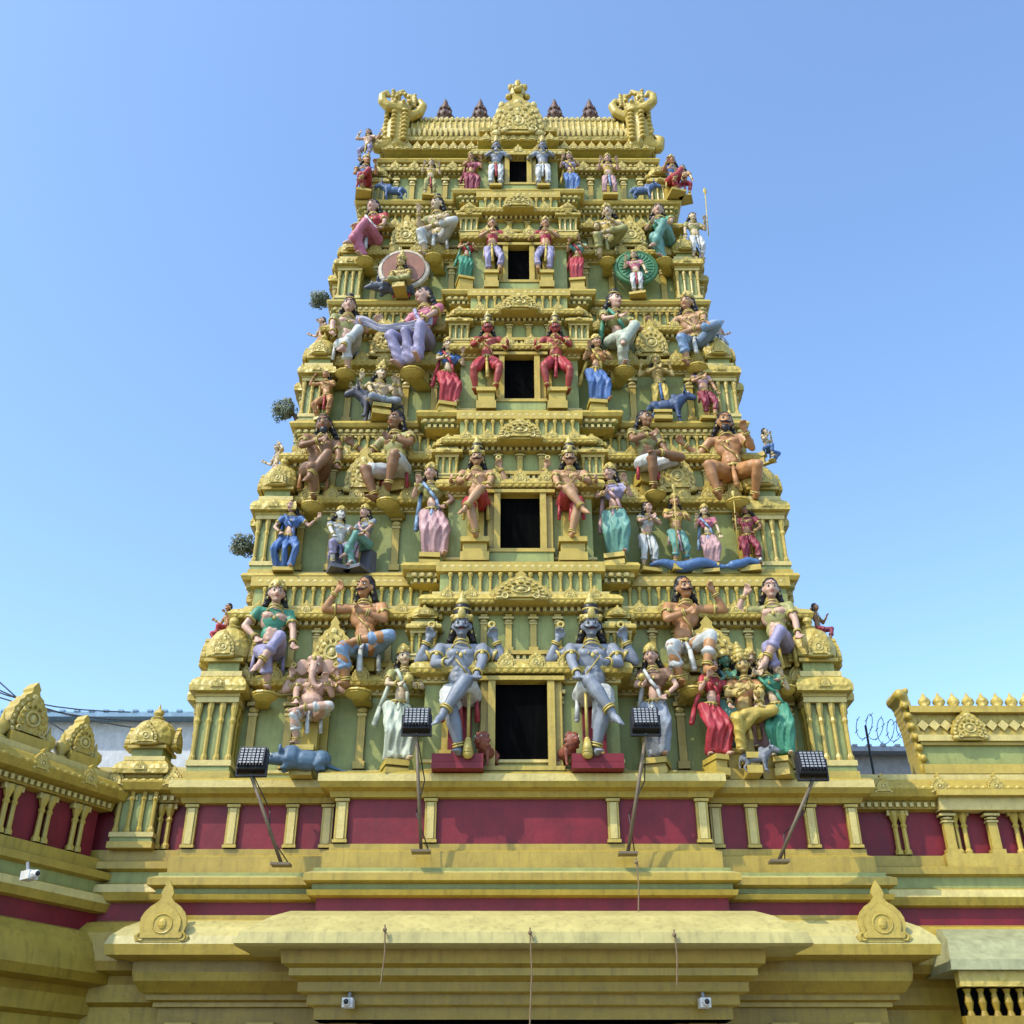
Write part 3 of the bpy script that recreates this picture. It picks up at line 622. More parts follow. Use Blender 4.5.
# ---------------------------------------------------------------- tower
tower=root("temple_gate_tower","five-storey gold and green tiered temple gateway tower covered with statues","temple tower")
PB=plan(4.5,2.45,.25,.55,7.5)
b=MB()
sweep(b,PB,[(0,2.75,4),(0,2.92,4),(-.06,2.93,0),(-.06,2.98,4),(-.14,3.0,4),(-.14,3.06,0),(-.2,3.08,4),(-.28,3.2,0),(-.3,3.3,4),(-.3,3.42,0),
 (-.58,3.46,0),(-.6,3.58,6),(-.56,3.68,6),(-.44,3.8,6),(-.28,3.9,0),(-.24,3.92,0),(-.24,3.97,0),(-.14,3.98,3),(-.14,4.14,0),(-.24,4.16,0),(-.26,4.22,0),(-.2,4.24,1),(-.2,4.3,0),(-.3,4.33,0),(-.3,4.42,6),
 (-.2,4.46,1),(-.2,4.5,0),(-.12,4.52,0),(-.12,4.72,0),(-.05,4.75,0),(-.05,4.83,0),(0,4.84,3),(0,5.42,0),(-.08,5.43,0),(-.1,5.5,0),(-.2,5.53,0),(-.24,5.6,2),(-.24,5.7,0),(-.2,5.735,0)],captop=1)
b.make("plinth",BASE,tower)
for x,yy in [(q,.55) for q in(-4.43,-3.87,-3.08,-2.6,2.6,3.08,3.87,4.43)]+[(q,.25) for q in(-2.37,-1.2,1.2,2.37)]:
    b=MB(); b.M=TR(x,yy,4.843); w=.075 if abs(x)>2.5 or abs(x)<2 else .08
    b.box(-w,w,-.06,.0,0,.575,0); b.box(-w*.6,w*.6,-.075,-.06,.05,.52,2); b.box(-w*1.2,w*1.2,-.085,0,.0,.04,0); b.box(-w*1.2,w*1.2,-.085,0,.535,.572,0)
    b.make("panel_pilaster",ARCH,tower)
b=MB()
for s in(-1,1):
    x0,x1=sorted((s*1.85,s*4.5)); b.box(x0,x1,.56,7.5,0,2.75,0)
    x0,x1=sorted((s*1.85,s*2.45)); b.box(x0,x1,.26,.56,0,2.75,4)
    pilaster(b,TR(s*2.15,.26,0),2.75,.3,.12)
    pilaster(b,TR(s*4.2,.56,0),2.75,.3,.12); pilaster(b,TR(s*3.2,.56,0),2.75,.3,.12)
b.box(-1.85,1.85,3.0,3.2,0,2.75,5); b.make("gateway_wall",BASE,tower)
for s in(-1,1):
    b=MB()
    x0,x1=sorted((s*.02,s*1.84)); b.box(x0,x1,1.2,1.28,0.02,2.72,0)
    for i in range(3):
        for j in range(5): b.box(x0+.12+i*.56,x0+.56+i*.56,1.16,1.2,.15+j*.5,.55+j*.5,0,.05,0)
    b.make("gate_door",[mat("dark_wood",(.06,.03,.015),.5)],tower)
b=MB()
pr=[(.02,3.95),(-.35,3.91),(-.7,3.80),(-.98,3.63),(-1.08,3.56),(-1.10,3.44),(-1.02,3.42),(-.35,3.44),(-.1,3.44),(.02,3.44)]
n=len(pr); vs=[]
for s in(-1,1):
    for y,z in pr: vs.append((s*(3.27-.5*max(0,min(1,(z-3.52)/.42))),y,z))
b.add(vs,[(i,(i+1)%n,n+(i+1)%n,n+i) for i in range(n)]+[tuple(reversed(range(n))),tuple(range(n,2*n))],0)
b.make("canopy",[PALE],tower)
b=MB()
PCN=[(-2.55,-.45),(2.55,-.45),(2.55,.3),(-2.55,.3)]
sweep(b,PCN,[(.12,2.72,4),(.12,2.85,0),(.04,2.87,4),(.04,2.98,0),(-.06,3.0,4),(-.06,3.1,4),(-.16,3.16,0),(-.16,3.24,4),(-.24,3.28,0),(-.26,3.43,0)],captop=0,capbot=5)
b.make("porch_beam",BASE,tower)
for s in(-1,1): b=MB(); kudu(b,TR(s*4.42,-.0,3.60),.60,.70,.05,simple=True); b.make("eave_crest",ARCH,tower)
doors={1:(.72,1.22,5.83),2:(.63,1.02,9.44),3:(.53,.98,12.66),4:(.42,.92,15.85),5:(.37,.85,18.92)}
for t in range(1,6):
    fz,W,c,Yc,Ys=TI[t]; nz,nW,nc,nYc,nYs=TI[t+1]; H=nz-fz; Yb=7.2-.25*t
    cb={1:1.35,2:1.15,3:1.05,4:.95,5:.85}[t]
    P=plan(W-.38,cb,Yc+.3,Ys+.45,Yb)
    b=MB()
    if t<5:
        wt=1.40
        sweep(b,P,[(0,-.3+fz,0),(-.08,fz-.02,0),(-.08,fz+.08,2),(-.03,fz+.1,1),(-.03,fz+.16,0),(-.05,fz+.18,2),(-.05,fz+.22,0),(0,fz+.24,1),(0,fz+wt-.1,0),(-.05,fz+wt-.08,2),(-.05,fz+wt-.03,0),(-.09,fz+wt,0),
          (-.19,fz+wt+.01,0),(-.22,fz+wt+.08,7),(-.19,fz+wt+.15,7),(-.12,fz+wt+.21,0),(-.02,fz+wt+.25,2),(-.02,fz+wt+.29,0),(.03,fz+wt+.3,1),(.03,fz+wt+.35,0),(-.03,fz+wt+.36,0),(-.03,fz+wt+.42,0),(.1,fz+wt+.44,1),
          (.1,fz+H-.98,0),(.03,fz+H-.96,2),(.03,fz+H-.9,0),(-.12,fz+H-.89,0),(-.15,fz+H-.82,7),(-.1,fz+H-.74,0),(0,fz+H-.68,0),(.04,fz+H-.66,2),(.04,fz+H-.62,0),(.14,fz+H-.6,1),(.14,fz+H-.28,0),(.08,fz+H-.26,0),(.08,fz+H-.1,0),(.25,fz+H-.05,0)],captop=1)
        b.make("storey_wall",ARCH,tower)
        it=[]
        for p,a in along(P,0,.52,EDG,.05): 
            if abs(p.x)<doors[t][0]*.5+.15 and a==0: continue
            it.append((lambda m,p=p,a=a:pilaster(m,TR(p.x,p.y,fz+.24,a),wt-.34,.11,.06),a==0))
        for p,a in along(P,.1,.36,EDG,.05): it.append((lambda m,p=p,a=a:pilaster(m,TR(p.x,p.y,fz+wt+.44,a),H-.98-wt-.44,.09,.05),a==0))
        parts("pilaster",it,tower)
        r=MB()
        for p,a in along(P,.14,.15,EDG,.03): colonnette(r,TR(p.x,p.y,fz+H-.6,a)@Matrix.Translation((0,-.03,0)),.32,.026)
        dentils(r,P,-.03,fz+wt-.05,.1,.05,.05,.05,2); dentils(r,P,.03,fz+H-.96,.1,.05,.07,.06,2); dentils(r,P,.03,fz+wt+.3,.09,.045,.05,.04,2)
        petals(r,P,-.20,fz+wt+.04,.11,.022,0); petals(r,P,.1,fz+H-.18,.12,.03); petals(r,P,-.13,fz+H-.86,.1,.018,0)
        r.make("frieze_carving",ARCH,tower)
        it=[(lambda m,p=p,a=a:kudu(m,TR(p.x,p.y,fz+wt+.06,a),.27,.30,.05),a==0) for p,a in along(P,-.15,.42,EDG,.15)]
        it+=[(lambda m,p=p,a=a:kudu(m,TR(p.x,p.y,fz+H-.84,a),.22,.24,.05),a==0) for p,a in along(P,-.07,.36,EDG,.12)]
        parts("arch_crest",it,tower)
        r=MB(); kudu(r,TR(0,Yc+.3-.12,fz+H-.90),.80-.05*t,.46,.14); r.make("central_arch_ornament",ARCH,tower)
        for s in(-1,1):
            xm={1:2.75,2:2.62,3:2.45,4:2.3}[t]
            r=MB(); kudu(r,TR(s*xm,Ys+.38,fz+1.62),.6 if not(t==1 and s==1) else .85,.85,.14); r.make("arch_ornament",ARCH,tower)
            r=MB(); mini_shrine(r,TR(s*(W-.34),Ys+.36,fz),.66-.04*t,{1:2.6,2:2.4,3:2.25,4:2.05}[t]); r.make("corner_shrine",ARCH,tower)
            r=MB(); mini_shrine(r,TR(s*(cb+.05),Yc+.42,fz+wt+.25),.40,1.0); r.make("niche_shrine",ARCH,tower)
            # staged shrines down the flank, widening the storey outline under its top ledge
            for yy in(1.45,2.9,4.3):
                r=MB(); mini_shrine(r,TR(s*(W-.16+(.12 if t==1 else 0)),Ys+yy-.09*t,fz-.05),.66-.02*t,{1:3.15,2:2.9,3:2.75,4:2.5}[t]); r.make("flank_shrine",ARCH,tower)
    else:
        sweep(b,P,[(0,fz-.3,0),(-.08,fz,0),(-.08,fz+.08,2),(0,fz+.1,1),(0,fz+1.12,0),(-.05,fz+1.14,2),(-.05,fz+1.18,0),(-.16,fz+1.2,7),(-.18,fz+1.25,7),(-.14,fz+1.31,0),(-.05,fz+1.36,2),(-.05,fz+1.42,0),(.03,fz+1.43,1),(.03,fz+H-.1,0),(.1,fz+H-.05,0)],captop=1)
        b.make("storey_wall",ARCH,tower)
        r=MB()
        for p,a in along(P,0,.36,EDG,.05):
            if abs(p.x)<.35 and a==0: continue
            pilaster(r,TR(p.x,p.y,fz+.1,a),1.02,.1,.06)
        dentils(r,P,-.05,fz+1.14,.1,.05,.05,.05,2); petals(r,P,-.16,fz+1.22,.13,.03)
        for p,a in along(P,-.12,.42,EDG,.15): kudu(r,TR(p.x,p.y,fz+1.22,a),.22,.26,.05)
        r.make("frieze_carving",ARCH,tower)
        for s in(-1,1):
            r=MB(); mini_shrine(r,TR(s*(W-.36),Ys+.4,fz),.45,1.4); r.make("corner_shrine",ARCH,tower)
    dw,dh,dz=doors[t]; yw=Yc+.3
    r=MB(); r.box(-dw/2,dw/2,yw-.012,yw+.02,dz,dz+dh,5); r.make("doorway",ARCH,tower)  # flat black panel on the wall; the opening's shade is painted
    r=MB()
    for s in(-1,1):
        x0,x1=sorted((s*dw/2,s*(dw/2+.10))); r.box(x0,x1,yw-.17,yw+.01,dz,dz+dh,0)
        x0,x1=sorted((s*(dw/2+.10),s*(dw/2+.2))); r.box(x0,x1,yw-.11,yw+.01,dz,dz+dh,0)
    r.box(-dw/2-.24,dw/2+.24,yw-.19,yw+.01,dz+dh,dz+dh+.06,0)
    r.box(-dw/2-.22,dw/2+.22,yw-.2,yw+.01,dz-.06,dz,0)
    r.box(-dw/2-.2,dw/2+.2,yw-.18,yw+.01,fz-.02,dz-.06,1)
    r.make("door_frame",ARCH,tower)
    P2=plan(nW,nc,nYc,nYs,7.2-.25*t)
    b=MB()
    sweep(b,P2,[(.3,nz-.34,0),(.12,nz-.3,0),(.12,nz-.24,1),(.06,nz-.22,0),(.06,nz-.14,0),(0,nz-.12,0),(-.03,nz-.06,0),(0,nz,0)],captop=1)
    petals(b,P2,.05,nz-.18,.12,.028); dentils(b,P2,.12,nz-.3,.1,.05,.06,.05,2); b.make("ledge",ARCH,tower)
# crowning roof
fz,W,c,Yc,Ys=TI[6]
P6=plan(2.95,.8,Yc+.05,Ys+.05,4.9)
b=MB(); sweep(b,P6,[(.15,fz-.05,1),(.15,fz+.2,0),(.02,fz+.22,0),(-.08,fz+.25,7),(-.1,fz+.33,0),(-.02,fz+.42,0),(.1,fz+.45,1),(.1,fz+.55,0),(-.05,fz+.57,7),(-.08,fz+.66,0),(.05,fz+.7,0)],captop=0)
for p,a in along(P6,-.06,.2,EDG,.05): kudu(b,TR(p.x,p.y,fz+.22,a),.18,.26,.04)
b.make("roof_cornice",ARCH,tower)
b=MB()
yc=3.7; ry=.98; rz=1.5; z0=fz+.68; hx=2.8
N=16; ring=[]
for i in range(N+1):
    a=math.pi*i/N; ring.append((yc-ry*math.cos(a),z0+rz*math.sin(a)**.9))
K=132; vs=[];fs=[]
for k in range(K+1):
    x=-hx+2*hx*k/K; g=.035 if k%3==0 else 0
    for (y,z) in ring: vs.append((x,y+(y-yc)*g,z+(z-z0)*g*.7))
n=N+1
for k in range(K):
    for i in range(N): fs.append((k*n+i,(k+1)*n+i,(k+1)*n+i+1,k*n+i+1))
fs.append(tuple(reversed(range(n)))); fs.append(tuple(range(K*n,K*n+n)))
b.add(vs,fs,7)
for k in range(0,46):
    x=-hx+.1+k*(2*hx-.2)/45; b.ell((x,yc-ry-.02,z0+.26),(.05,.05,.14),2,6,5); b.ell((x,yc-ry*.86,z0+.86),(.05,.06,.08),2,6,4)
b.box(-hx,hx,yc-.1,yc+.1,z0+rz-.06,z0+rz+.05,0)
b.make("barrel_roof",ARCH,tower)
b=MB(); yq=yc-ry
kudu(b,TR(0,yq-.12,z0-.35),1.15,1.5,.3); kudu(b,TR(0,yq-.42,z0-.3),.72,.98,.08)
b.ell((0,yq-.3,z0+1.22),(.19,.16,.2),2); b.ell((0,yq-.46,z0+1.16),(.11,.08,.08),0)
for q in(-1,1):
    b.ell((q*.09,yq-.44,z0+1.3),.045,2); b.ell((q*.16,yq-.3,z0+1.42),(.07,.08,.1),0); b.ell((q*.2,yq-.3,z0+1.1),(.09,.08,.08),0)
    for j in range(4): b.ell((q*(.54-.06*j),yq-.3,z0+.15+j*.22),(.08,.08,.11),2)
b.ell((0,yq-.3,z0+1.52),(.08,.08,.15),0)
for q in range(7): b.ell((.5*math.cos(.45*q+.2),yq-.4,z0-.0+.75*math.sin(.45*q+.2)),.06,2)
b.make("roof_medallion",ARCH,tower)
for s in(-1,1):
    b=MB(); kudu(b,TR(s*hx,yc,z0-.4,s*math.pi/2),2.3,2.4,.22); b.make("gable_arch",ARCH,tower)
    g=MB()
    x=s*2.68; y=2.75; z=z0-.2
    g.chain([(x,y,z),(x+s*.06,y-.05,z+.5),(x-s*.02,y-.05,z+.95)],[.30,.26,.22]); g.ell((x,y-.12,z+1.05),(.27,.26,.24))
    # outward snout curl, twin ear horns, inward curling plume
    g.chain([(x+s*.05,y-.2,z+1.02),(x+s*.24,y-.3,z+1.0),(x+s*.38,y-.34,z+1.12),(x+s*.40,y-.34,z+1.32),(x+s*.30,y-.34,z+1.42),(x+s*.24,y-.34,z+1.32)],[.15,.13,.11,.09,.07,.05])
    g.chain([(x+s*.08,y,z+1.2),(x+s*.14,y,z+1.5),(x+s*.10,y,z+1.78),(x-s*.02,y,z+1.9)],[.13,.12,.09,.05])
    g.chain([(x-s*.1,y,z+1.15),(x-s*.22,y,z+1.42),(x-s*.20,y,z+1.68),(x-s*.08,y,z+1.74)],[.13,.12,.09,.05])
    g.chain([(x-s*.2,y,z+1.0),(x-s*.42,y,z+1.15),(x-s*.50,y,z+1.38),(x-s*.42,y,z+1.54),(x-s*.34,y,z+1.46)],[.13,.12,.10,.08,.05])
    for q in range(9): a=q*.6; g.ell((x-s*.04+.17*math.cos(a),y-.18,z+1.34+.26*math.sin(a)),.05)
    for q in range(5): g.ell((x+s*.20,y-.1,z+1.4+q*.1),.05); g.ell((x-s*.31,y-.08,z+1.3+q*.09),.05)
    for q in range(8): g.ell((x+s*.28,y-.12,z+.0+q*.14),(.08,.12,.06)); g.ell((x-s*.14,y-.29,z+.0+q*.13),(.08,.06,.05)); g.ell((x+s*.1,y-.31,z+.05+q*.13),(.07,.06,.045))
    for q in(-1,1): g.ell((x+q*.1,y-.36,z+1.12),.055)
    g.chain([(x+s*.2,y-.1,z),(x+s*.45,y-.1,z-.1),(x+s*.52,y-.1,z+.14),(x+s*.42,y-.1,z+.25)],[.18,.14,.10,.06])
    remeshed(g,"horned_roof_beast",[GOLD],tower,.018,smooth_it=1)
for x in(-1.75,-.9,.9,1.75):
    b=MB(); rp=[(.14,0),(.17,.04),(.08,.08),(.15,.14),(.19,.22),(.16,.30),(.07,.35),(.13,.40),(.14,.45),(.06,.50),(.09,.55),(.05,.60),(.06,.65),(.01,.78)]
    b.lathe([(r*1.1,q*1.2) for r,q in rp],(x,yc-.05,z0+rz+.12),12)
    for q in range(8): a=q*.785; b.ell((x+.19*math.cos(a),yc-.05+.19*math.sin(a),z0+rz+.38),(.045,.045,.07),0,6,4); b.ell((x+.14*math.cos(a),yc-.05+.14*math.sin(a),z0+rz+.62),(.035,.035,.05),0,6,4)
    b.make("roof_finial",[mat("copper_finial",(.13,.07,.05),.5,.3,.2,20,ao_shade=.5)],tower,True)
# ---------------------------------------------------------------- halo discs
def disc(x,y,z,r,m1,m2,label,pet=True):
    e=root("halo_disc",label,"ornament",(x,y,z),0,None)
    b=MB(); b.M=Matrix.Rotation(math.pi/2,4,'X'); b.lathe([(r*.98,-.03),(r,0),(r*.95,.04),(r*.85,.05),(r*.82,.03)],(0,0,0),28,0); b.lathe([(r*.8,-.02),(r*.8,.055)],(0,0,0),28,1); b.M=None
    for k in range(24):
        a=2*math.pi*k/24
        if pet: b.M=Matrix.Rotation(a,4,'Y'); b.ell((r*.6,-.06,0),(r*.17,.02,r*.05),1,6,4); b.M=None
    b.make("disc",[m1,m2],e)
y=1.99; disc(Xat(403,y,16.0),y,Zat(270,y),.52,mat("halo_cream",(.55,.47,.36),ao_shade=.4),mat("halo_red",(.30,.13,.08),ao_shade=.4),"round cream and red halo disc behind seated figure",False)
disc(Xat(637,y,16.1),y,Zat(268,y),.45,mat("halo_green",(.07,.20,.08),ao_shade=.5),mat("halo_green_dark",(.09,.26,.12),ao_shade=.5),"round green feathered fan behind standing figure")
# ---------------------------------------------------------------- wings
def wing(name,label,loc,rz,L,depth,kud,start=0,csp=.6):
    e=root(name,label,"temple wall",loc,rz)
    P=[(-L,0),(start,0),(start,depth),(-L,depth)] 
    b=MB()
    sweep(b,P,[(0,0,0),(0,2.4,4),(-.08,2.45,0),(-.08,2.65,4),(-.16,2.7,0),(-.18,2.95,4),(-.26,3.0,0),(-.28,3.2,4),(-.3,3.3,4),(-.5,3.34,4),(-.52,3.45,0),(-.5,3.62,0),(-.42,3.8,0),(-.28,3.94,0),(-.15,3.98,3),(-.15,4.2,0),(-.24,4.22,0),(-.28,4.32,2),(-.26,4.42,0),(-.14,4.46,1),(-.14,4.6,0),(-.22,4.63,0),(-.22,4.72,0),(-.08,4.76,0),(-.08,4.9,0),(.02,4.92,3),
      (.02,5.52,0),(-.1,5.54,0),(-.12,5.64,0),(-.24,5.68,0),(-.28,5.78,0),(-.2,5.9,0),(-.08,5.96,2),(-.08,6.04,0),(0,6.06,0)],captop=1)
    b.make("wall",BASE,e)
    for p,a in along(P,.0,csp,[0],.1):
        r=MB(); colonnette(r,TR(p.x,p.y,4.92,a)@Matrix.Translation((-.05,-.03,0)),.6,.045); colonnette(r,TR(p.x,p.y,4.92,a)@Matrix.Translation((.07,-.03,0)),.6,.045); r.box(p.x-.14,p.x+.16,-.06,.03,5.46,5.53,2); r.make("colonnette_pair",ARCH,e)
    for p,a in along(P,-.2,.8,[0],.2): r=MB(); kudu(r,TR(p.x,p.y,5.72,a),.26,.28,.06); r.make("small_arch_ornament",ARCH,e)
    r=MB(); dentils(r,P,-.1,5.56,.1,.05,.06,.05,2,[0]); petals(r,P,-.26,5.8,.12,.02,0,[0]); r.make("cornice_carving",ARCH,e)
    for i,(x,w,h) in enumerate(kud):
        r=MB(); r.box(x-w*.5,x+w*.5,.0,.35,6.05,6.2,0); kudu(r,TR(x,.3,6.18),w,h,.2); r.make("arch_ornament",ARCH,e)
        for q in(-1,1):
            r=MB(); r.lathe([(.1,0),(.12,.05),(.06,.08),(.11,.16),(.1,.24),(.03,.3),(.01,.4)],(x+q*w*.62,.15,6.05),10); r.make("finial",ARCH,e,True)
    return e
A=(-5.75,.75)
wing("temple_side_wall","gold painted temple side wall with maroon panels and arch ornaments",(A[0],A[1],-.14),math.radians(62),9,3.5,[(-.45,.46,.58),(-1.35,.6,.75),(-2.6,.62,.78),(-4.0,.65,.8)],csp=.55)
wl=wing("temple_link_wall","short gold wall linking side wing to the tower",(-4.42,.95,0),0,1.6,3,[])
r=MB(); mini_shrine(r,TR(-.86,.08,4.9),.60,2.1); r.make("parapet_shrine",ARCH,wl)
rw=wing("temple_boundary_wall","gold boundary wall with maroon panels and finial-topped parapet",(13.0,1.3,0),0,8.6,2.5,[],csp=.85)
r=MB()
def rx(u,Z,Y=1.35): return Xat(u,Y,Z)-13.0
a0=rx(918,6.5)
r.box(a0,0,-.05,.5,6.06,6.2,0); r.box(a0+.05,0,.05,.45,6.2,6.55,1); r.box(a0,0,-.04,.5,6.55,6.64,2); r.box(a0+.03,0,.0,.48,6.5,6.548,0); r.box(a0+.05,0,.1,.45,6.64,7.0,7); r.box(a0-.04,0,.0,.52,7.0,7.1,0)
for i in range(40):
    x=a0+.14+i*.17; r.M=TR(x,.1,6.82)@Matrix.Rotation(math.pi/4,4,'Y'); r.box(-.06,.06,-.04,.0,-.06,.06,2); r.M=None
for i in range(5): kudu(r,TR(a0+.75+i*1.5,.02,6.55),.5,.5,.1)
r.box(a0,0,-.32,.0,5.68,5.76,0); r.box(a0+.04,0,-.22,0,5.5,5.68,2); r.box(a0+.02,0,-.14,.0,4.72,4.92,0)
for i in range(12): pilaster(r,TR(a0+.15+i*.62,-.02,4.92),.6,.13,.09)
r.make("parapet",ARCH,rw)
for i in range(24):
    r=MB(); r.lathe([(.08,0),(.10,.04),(.055,.07),(.095,.13),(.085,.18),(.035,.23),(.01,.29)],(a0+.3+i*.22,.25,7.1),10,7); r.make("finial",ARCH,rw,True)
g=MB()
for k in range(16):
    t=k/15; g.box(a0-.02-.13*t*t-.0,a0+.18-.18*t,.06,.48,6.06+t*1.2,6.06+(t+.075)*1.2,0)
g.cap((a0-.12,.08,7.3),(a0-.12,.46,7.3),.09,.09); g.cap((a0-.02,.08,7.36),(a0-.02,.46,7.36),.05,.05)
for k in range(7): g.cap((a0+.06-.025*k,.03,6.15+k*.16),(a0+.06-.025*k,.12,6.15+k*.16),.06,.06)
remeshed(g,"scroll_end",[GOLD],rw,.02,smooth_it=1)
r=MB()
pts=[(.0,3.95),(-.5,3.88),(-.95,3.68),(-1.25,3.42),(-1.27,3.3),(-1.15,3.3),(-.3,3.3),(0,3.3)]
n=len(pts); xl=rx(948,3.4,.1); vs=[(xl+.5*max(0,(z-3.4)),y,z) for y,z in pts]+[(0,y,z) for y,z in pts]
r.add(vs,[(i,(i+1)%n,n+(i+1)%n,n+i) for i in range(n)]+[tuple(reversed(range(n))),tuple(range(n,2*n))],0)
r.make("side_canopy",[mat("weathered_canopy_paint",(.33,.33,.17),.6,.3,ao_shade=.4)],rw)
r=MB(); r.box(xl+.1,0,-1.2,-1.05,3.12,3.3,7)
for i in range(30):
    x=xl+.2+i*.16; r.lathe([(.05,0),(.03,.06),(.05,.15),(.03,.25),(.05,.3)],(x,-1.1,2.8),8,4)
r.box(xl+.1,0,-1.16,-1.04,2.28,2.4,4); r.box(xl+.1,0,-1.16,-1.04,2.7,2.8,4); r.box(xl+.15,0,-1.03,-.9,2.4,3.12,5)
r.make("canopy_frieze",BASE,rw)
# ---------------------------------------------------------------- floodlights
def flood(u,v,ub,vb,Y,Yb,i,tilt):
    zt=Zat(v,Y); zb=Zat(vb,Yb); x=Xat(u,Y,zt); xb=Xat(ub,Yb,zb)
    e=root("floodlight","black box floodlight on a slanted steel pole aimed at the tower","floodlight",(xb,Yb,zb),0,"floodlights on the ledge")
    t=V((x-xb,Y-Yb,zt-zb))
    b=MB(); b.cap((0,0,.03),t-V((0,0,.2)),.024,.024); b.make("pole",[mat("rusty_steel",(.16,.12,.07),.5)],e,True)
    b=MB(); b.box(-.12,.12,-.09,.09,-.0,.03); b.make("base_plate",[mat("rusty_steel",(.16,.12,.07),.5)],e)
    b=MB(); b.box(-.20,-.18,-.03,.03,-.2,.06);b.box(.18,.20,-.03,.03,-.2,.06);b.box(-.20,.20,-.03,.03,-.22,-.2); o=b.make("bracket",[BLACK],e); o.location=t
    b=MB(); b.M=Matrix.Rotation(tilt,4,'X'); b.box(-.18,.18,-.05,.1,-.16,.16,0)
    for k in range(9): b.box(-.17+k*.04,-.157+k*.04,-.1,-.05,-.14,.14,0)
    o=b.make("housing",[BLACK],e); o.location=t
    b=MB(); b.M=Matrix.Rotation(tilt,4,'X')
    for a in range(6):
        for c in range(6): b.box(-.15+a*.052,-.115+a*.052,-.104,-.1,-.11+c*.04,-.085+c*.04,0)
    o=b.make("cooling_grid",[GREYM],e); o.location=t
    b=MB(); b.M=Matrix.Rotation(tilt,4,'X'); b.box(-.16,.16,.1,.105,-.14,.14,0); o=b.make("glass",[WHITE],e); o.location=t
    b=MB(); b.chain([t-V((0,0,.15)),t*.6+V((.08,.05,-.1)),t*.3+V((-.05,.05,0)),V((.1,.1,.02))],[.008]*4,n=5); b.make("cable",[BLACK],e,True)
flood(253,760,281,866,-.35,-.1,0,-.3); flood(417,720,421,853,-.35,-.1,1,-.3); flood(645,720,628,855,-.35,-.1,2,-.3); flood(811,764,779,863,-.35,-.1,3,-.3)
def smallamp(x,y,z,rz,label):
    e=root("security_camera",label,"camera",(x,y,z),rz,"small wall cameras")
    b=MB(); b.box(-.06,.06,-.1,.1,.0,.1,0); b.cap((0,-.1,.05),(0,-.16,.05),.05,.045,0); b.make("housing",[WHITE],e)
    b=MB(); b.cap((0,.05,.1),(0,.1,.2),.02,.02); b.make("bracket",[GREYM],e); b=MB(); b.ell((0,-.19,.05),(.03,.02,.03)); b.make("lens",[BLACK],e,True)
for u in(347,706): smallamp(Xat(u,-.62,2.8),-.55,Zat(1008,-.55),0,"small white camera under the porch beam")
smallamp(Xat(34,-1.2,4.5),-1.15,Zat(880,-1.15),math.radians(50),"small white camera on the side wall ledge")
for u,v0,v1 in((385,925,985),(530,928,1024),(674,930,985),(636,858,915)):
    Y=-1.14 if v0>900 else -.4
    z1=Zat(v0,Y);z0_=Zat(v1,Y);x=Xat(u,Y,z1)
    e=root("hanging_cord","thin knotted cord hanging from the canopy edge","cord",(x,Y,z1),0,"cords on the canopy")
    b=MB(); b.chain([(0,0,0),(.015,0,(z0_-z1)*.5),(-.01,0,z0_-z1)],[.009]*3,n=5); b.ell((0,0,-.05),.025); b.cap((0,0,-.05),(.04,0,-.12),.008,.005,n=5); b.make("rope",[mat("rope",(.22,.15,.08),.8)],e)
# ---------------------------------------------------------------- shrubs on flanks
LEAF=mat("leaf_green",(.08,.11,.06),.6,.4,.3,12); LEAF2=mat("leaf_green_light",(.20,.22,.14),.6,.3,.3,12)
def tree(u,v,Y,r,label,stem=.5,bx=0):
    z=Zat(v,Y); x=Xat(u,Y,z); e=root("tree",label,"tree",(x+bx,Y,z-stem),0)
    b=MB(); b.chain([(.0,0,-.25),(-bx*.4,0,stem*.4),(-bx,0,stem)],[r*.2,r*.15,r*.1]); 
    for k in range(5):
        a=k*1.3; b.cap((-bx*.8,0,stem*.7),(-bx+r*.6*math.cos(a),r*.5*math.sin(a),stem+r*.2*(k%3-1)),r*.07,r*.03,n=5)
    b.make("trunk",[mat("bark",(.1,.07,.04),.8)],e)
    b=MB(); cl=[(V((random.uniform(-.5,.5),random.uniform(-.5,.5),random.uniform(-.45,.5)))*r,random.uniform(.38,.55)*r) for _ in range(16)]
    for c,cr in cl:
        mi=random.choice((0,1,1))
        for k in range(90):
            d=V((random.gauss(0,1),random.gauss(0,1),random.gauss(0,1))).normalized()*cr*random.uniform(.6,1.05); p=c+d+V((-bx,0,stem)); s_=r*.1
            t1=d.cross(V((random.random(),random.random(),random.random()))).normalized(); t2=(d.normalized()*.6+t1.cross(d).normalized()).normalized()
            b.add([p-t1*s_,p-t2*s_*.6,p+t1*s_,p+t2*s_*.6],[(0,1,2,3)],mi)
    b.make("crown",[LEAF,LEAF2],e)
tree(243,546,1.8,.25,"small round green tree on the tower's flank",.2,.35)
tree(284,410,2.2,.26,"small green tree on the tower's flank",.2,.35)
tree(320,300,2.6,.24,"small green tree on the tower's flank",.2,.35)
